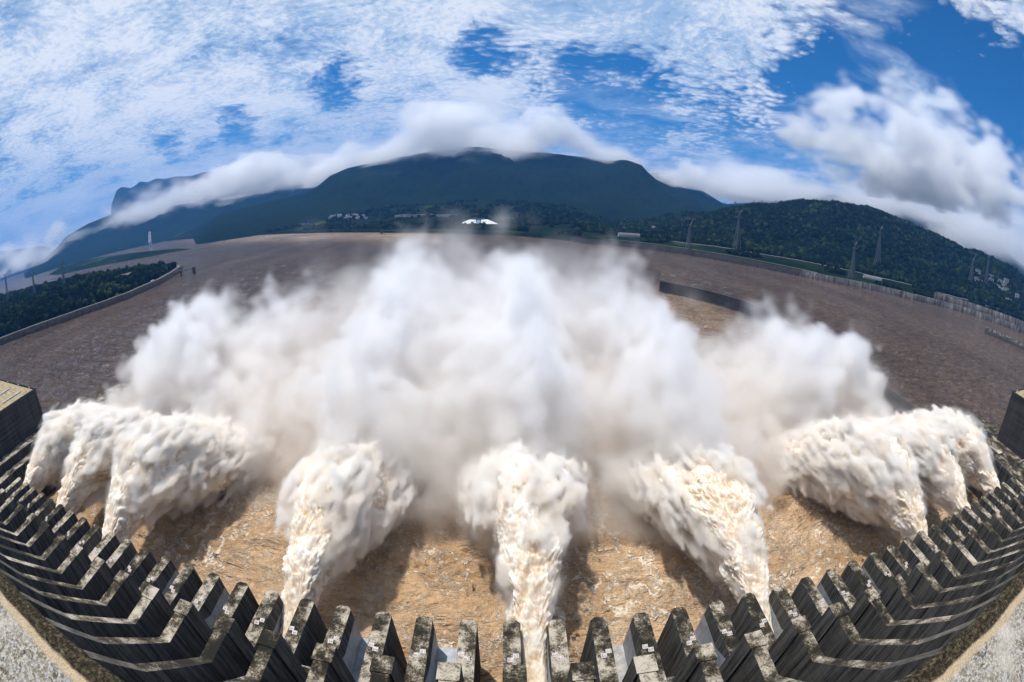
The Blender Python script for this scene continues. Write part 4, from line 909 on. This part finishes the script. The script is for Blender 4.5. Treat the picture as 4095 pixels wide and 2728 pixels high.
# mist hanging round and under each jet
for s_ in sorted(S_JET):
    xc = XP(2*(s_-12))+5.37; yy_ = y[0, :, 0]; hw = np.interp(yy_, YT, HW); zt = np.interp(yy_, YT, ZT)
    q = np.abs(x-xc)/(hw[None, :, None]*1.15+2); zz = (zt[None, :, None]-4-z)
    D = D+.045*(1-sm2(q+.12*med, .55, 1.15))*sm2(zz, -3, 6)*sm2(y, 92, 135)*np.clip(.7+.4*med+.3*sml, 0, 2)
D = D*sm2(z, -1, 2)*(1-.85*sm2(x, 225, 262)*sm2(y, 250, 330)*(1-sm2(y, 480, 560)))
for ax in range(3):                                        # empty rim so the box never shows
    e = np.ones(shape[ax]); 
    if ax != 2: e[:3] = 0
    e[-3:] = 0; D = D*e.reshape([-1 if i == ax else 1 for i in range(3)])
D[D < 4e-4] = 0
M_spray = volmat('spray_mist', (.975, .975, .982), 1.0, .2, (8, 62, (.972, .935, .895)))
o = gridvol('spray_cloud', D, lo, hi, M_spray); tag(o, kind='stuff', label='billowing white spray cloud boiling up where the jets land', cat='spray')
# ------------------------------------------------------------------ mountain and cumulus clouds
def cloudgrid(name, az, dist, length, depth, z0, z1, vox, shape_fn, dens, seed, label):
    """cloud bank: local x along the ridge, y away from the dam; rotated to face azimuth az"""
    lo = (-length/2, -depth/2, 0.); hi = (length/2, depth/2, float(z1-z0)); sh = tuple(int((b_-a_)/v_)+1 for a_, b_, v_ in zip(lo, hi, (vox, vox, vox*.7)))
    rgc = np.random.default_rng(seed)
    gx = np.linspace(lo[0], hi[0], sh[0], dtype=np.float32)[:, None, None]; gy = np.linspace(lo[1], hi[1], sh[1], dtype=np.float32)[None, :, None]; gz = np.linspace(0, hi[2], sh[2], dtype=np.float32)[None, None, :]
    N_ = [gn(sh, (m_/vox*1.3, m_/vox, m_/vox/.7*.8), rgc) for m_ in (320., 150., 72., 38.)]
    f = shape_fn(gx, gy, gz, N_); D = np.clip(f, 0, 1)
    for ax in range(3): D = np.moveaxis(D, ax, 0); D[0] = D[-1] = 0; D = np.moveaxis(D, 0, ax)
    D[D < .004] = 0
    o = gridvol(name, D, lo, hi, volmat(name+'_vapour', (.975, .98, .99), dens, .3)); a = rad(az)
    o.location = (math.sin(a)*dist, math.cos(a)*dist, z0); o.rotation_euler = (0, 0, -a)
    tag(o, kind='stuff', label=label, cat='cloud'); return o
def S(v, a, b_): t_ = np.clip((v-a)/(b_-a), 0, 1); return t_*t_*(3-2*t_)
# cap lying on the central mountain
def cap(gx, gy, gz, N_):
    lump = np.clip(.55+.55*N_[0], 0, 1.6)
    base = 165-110*S(gx, 300, 2400)-120*S(-gx, 900, 2700); top = base+110+(110+260*lump)*(1-S(np.abs(gx+500), 300, 3000))*(1-S(np.abs(gy), 300, 1000))
    nz = 40*N_[0]+70*N_[1]+58*N_[2]+36*N_[3]
    return np.clip(.55+.45*N_[0]+.3*N_[1], .05, 1.5)*S(top-gz+nz, 0, 330)**.8*S(gz-base+nz*1.1, 0, 120)*(1-S(np.abs(gy), 450, 980))*(1-S(np.abs(gx), 2500, 3350))
cloudgrid('cloud_cap', -5, 4250, 6900, 2000, 330, 1030, 25, cap, .0085, 61, 'long grey and white cloud cap lying over the top of the central mountain')
def strip(gx, gy, gz, N_):
    u = (gx+3600)/7200; base = 10+230*S(u, .0, .9); top = base+330+200*S(u, .3, 1)
    nz = 75*N_[0]+70*N_[1]+50*N_[2]+28*N_[3]
    return np.clip(.6+.5*N_[0]+.25*N_[1], .05, 1.5)*S(top-gz+nz, 0, 300)*S(gz-base+nz, 0, 150)*(1-S(np.abs(gy), 350, 760))*S(3550-np.abs(gx), 0, 500)
cloudgrid('cloud_bank', -46, 6300, 7200, 1600, 60, 900, 32, strip, .0050, 63, 'low fog bank sloping down to the left across the left mountain range')
def right(gx, gy, gz, N_):
    nz = 80*N_[0]+50*N_[1]+30*N_[2]+15*N_[3]; base = 230-150*S(gx, 0, 2400)
    return S(base+300-gz+nz, 0, 200)*S(gz-base+nz, 0, 160)*(1-S(np.abs(gy), 350, 760))*S(2750-np.abs(gx), 0, 600)
cloudgrid('cloud_bank', 55, 4700, 5600, 1600, 120, 820, 32, right, .0050, 65, 'grey cloud bank hanging over the far right mountain slopes')
def cumulus(gx, gy, gz, N_):
    nz = 70*N_[0]+62*N_[1]+50*N_[2]+34*N_[3]; f = -1e3
    for (cx, cz, rx, rz) in ((-330, 330, 560, 260), (150, 400, 520, 310), (-520, 520, 230, 250), (520, 330, 430, 270), (760, 190, 420, 200), (0, 240, 760, 220)):
        q = np.sqrt(((gx-cx)/rx)**2+(gy/(rx*.8))**2+((gz-cz)/rz)**2); f = np.maximum(f, (1-q)*min(rx, rz))
    return S(f+nz*.7, 0, 130)*S(gz-70+nz*.5, 0, 80)
cloudgrid('cumulus_cloud', 52, 3000, 2700, 1500, 400, 1330, 21, cumulus, .012, 67, 'big grey based cumulus cloud on the right above the hills')
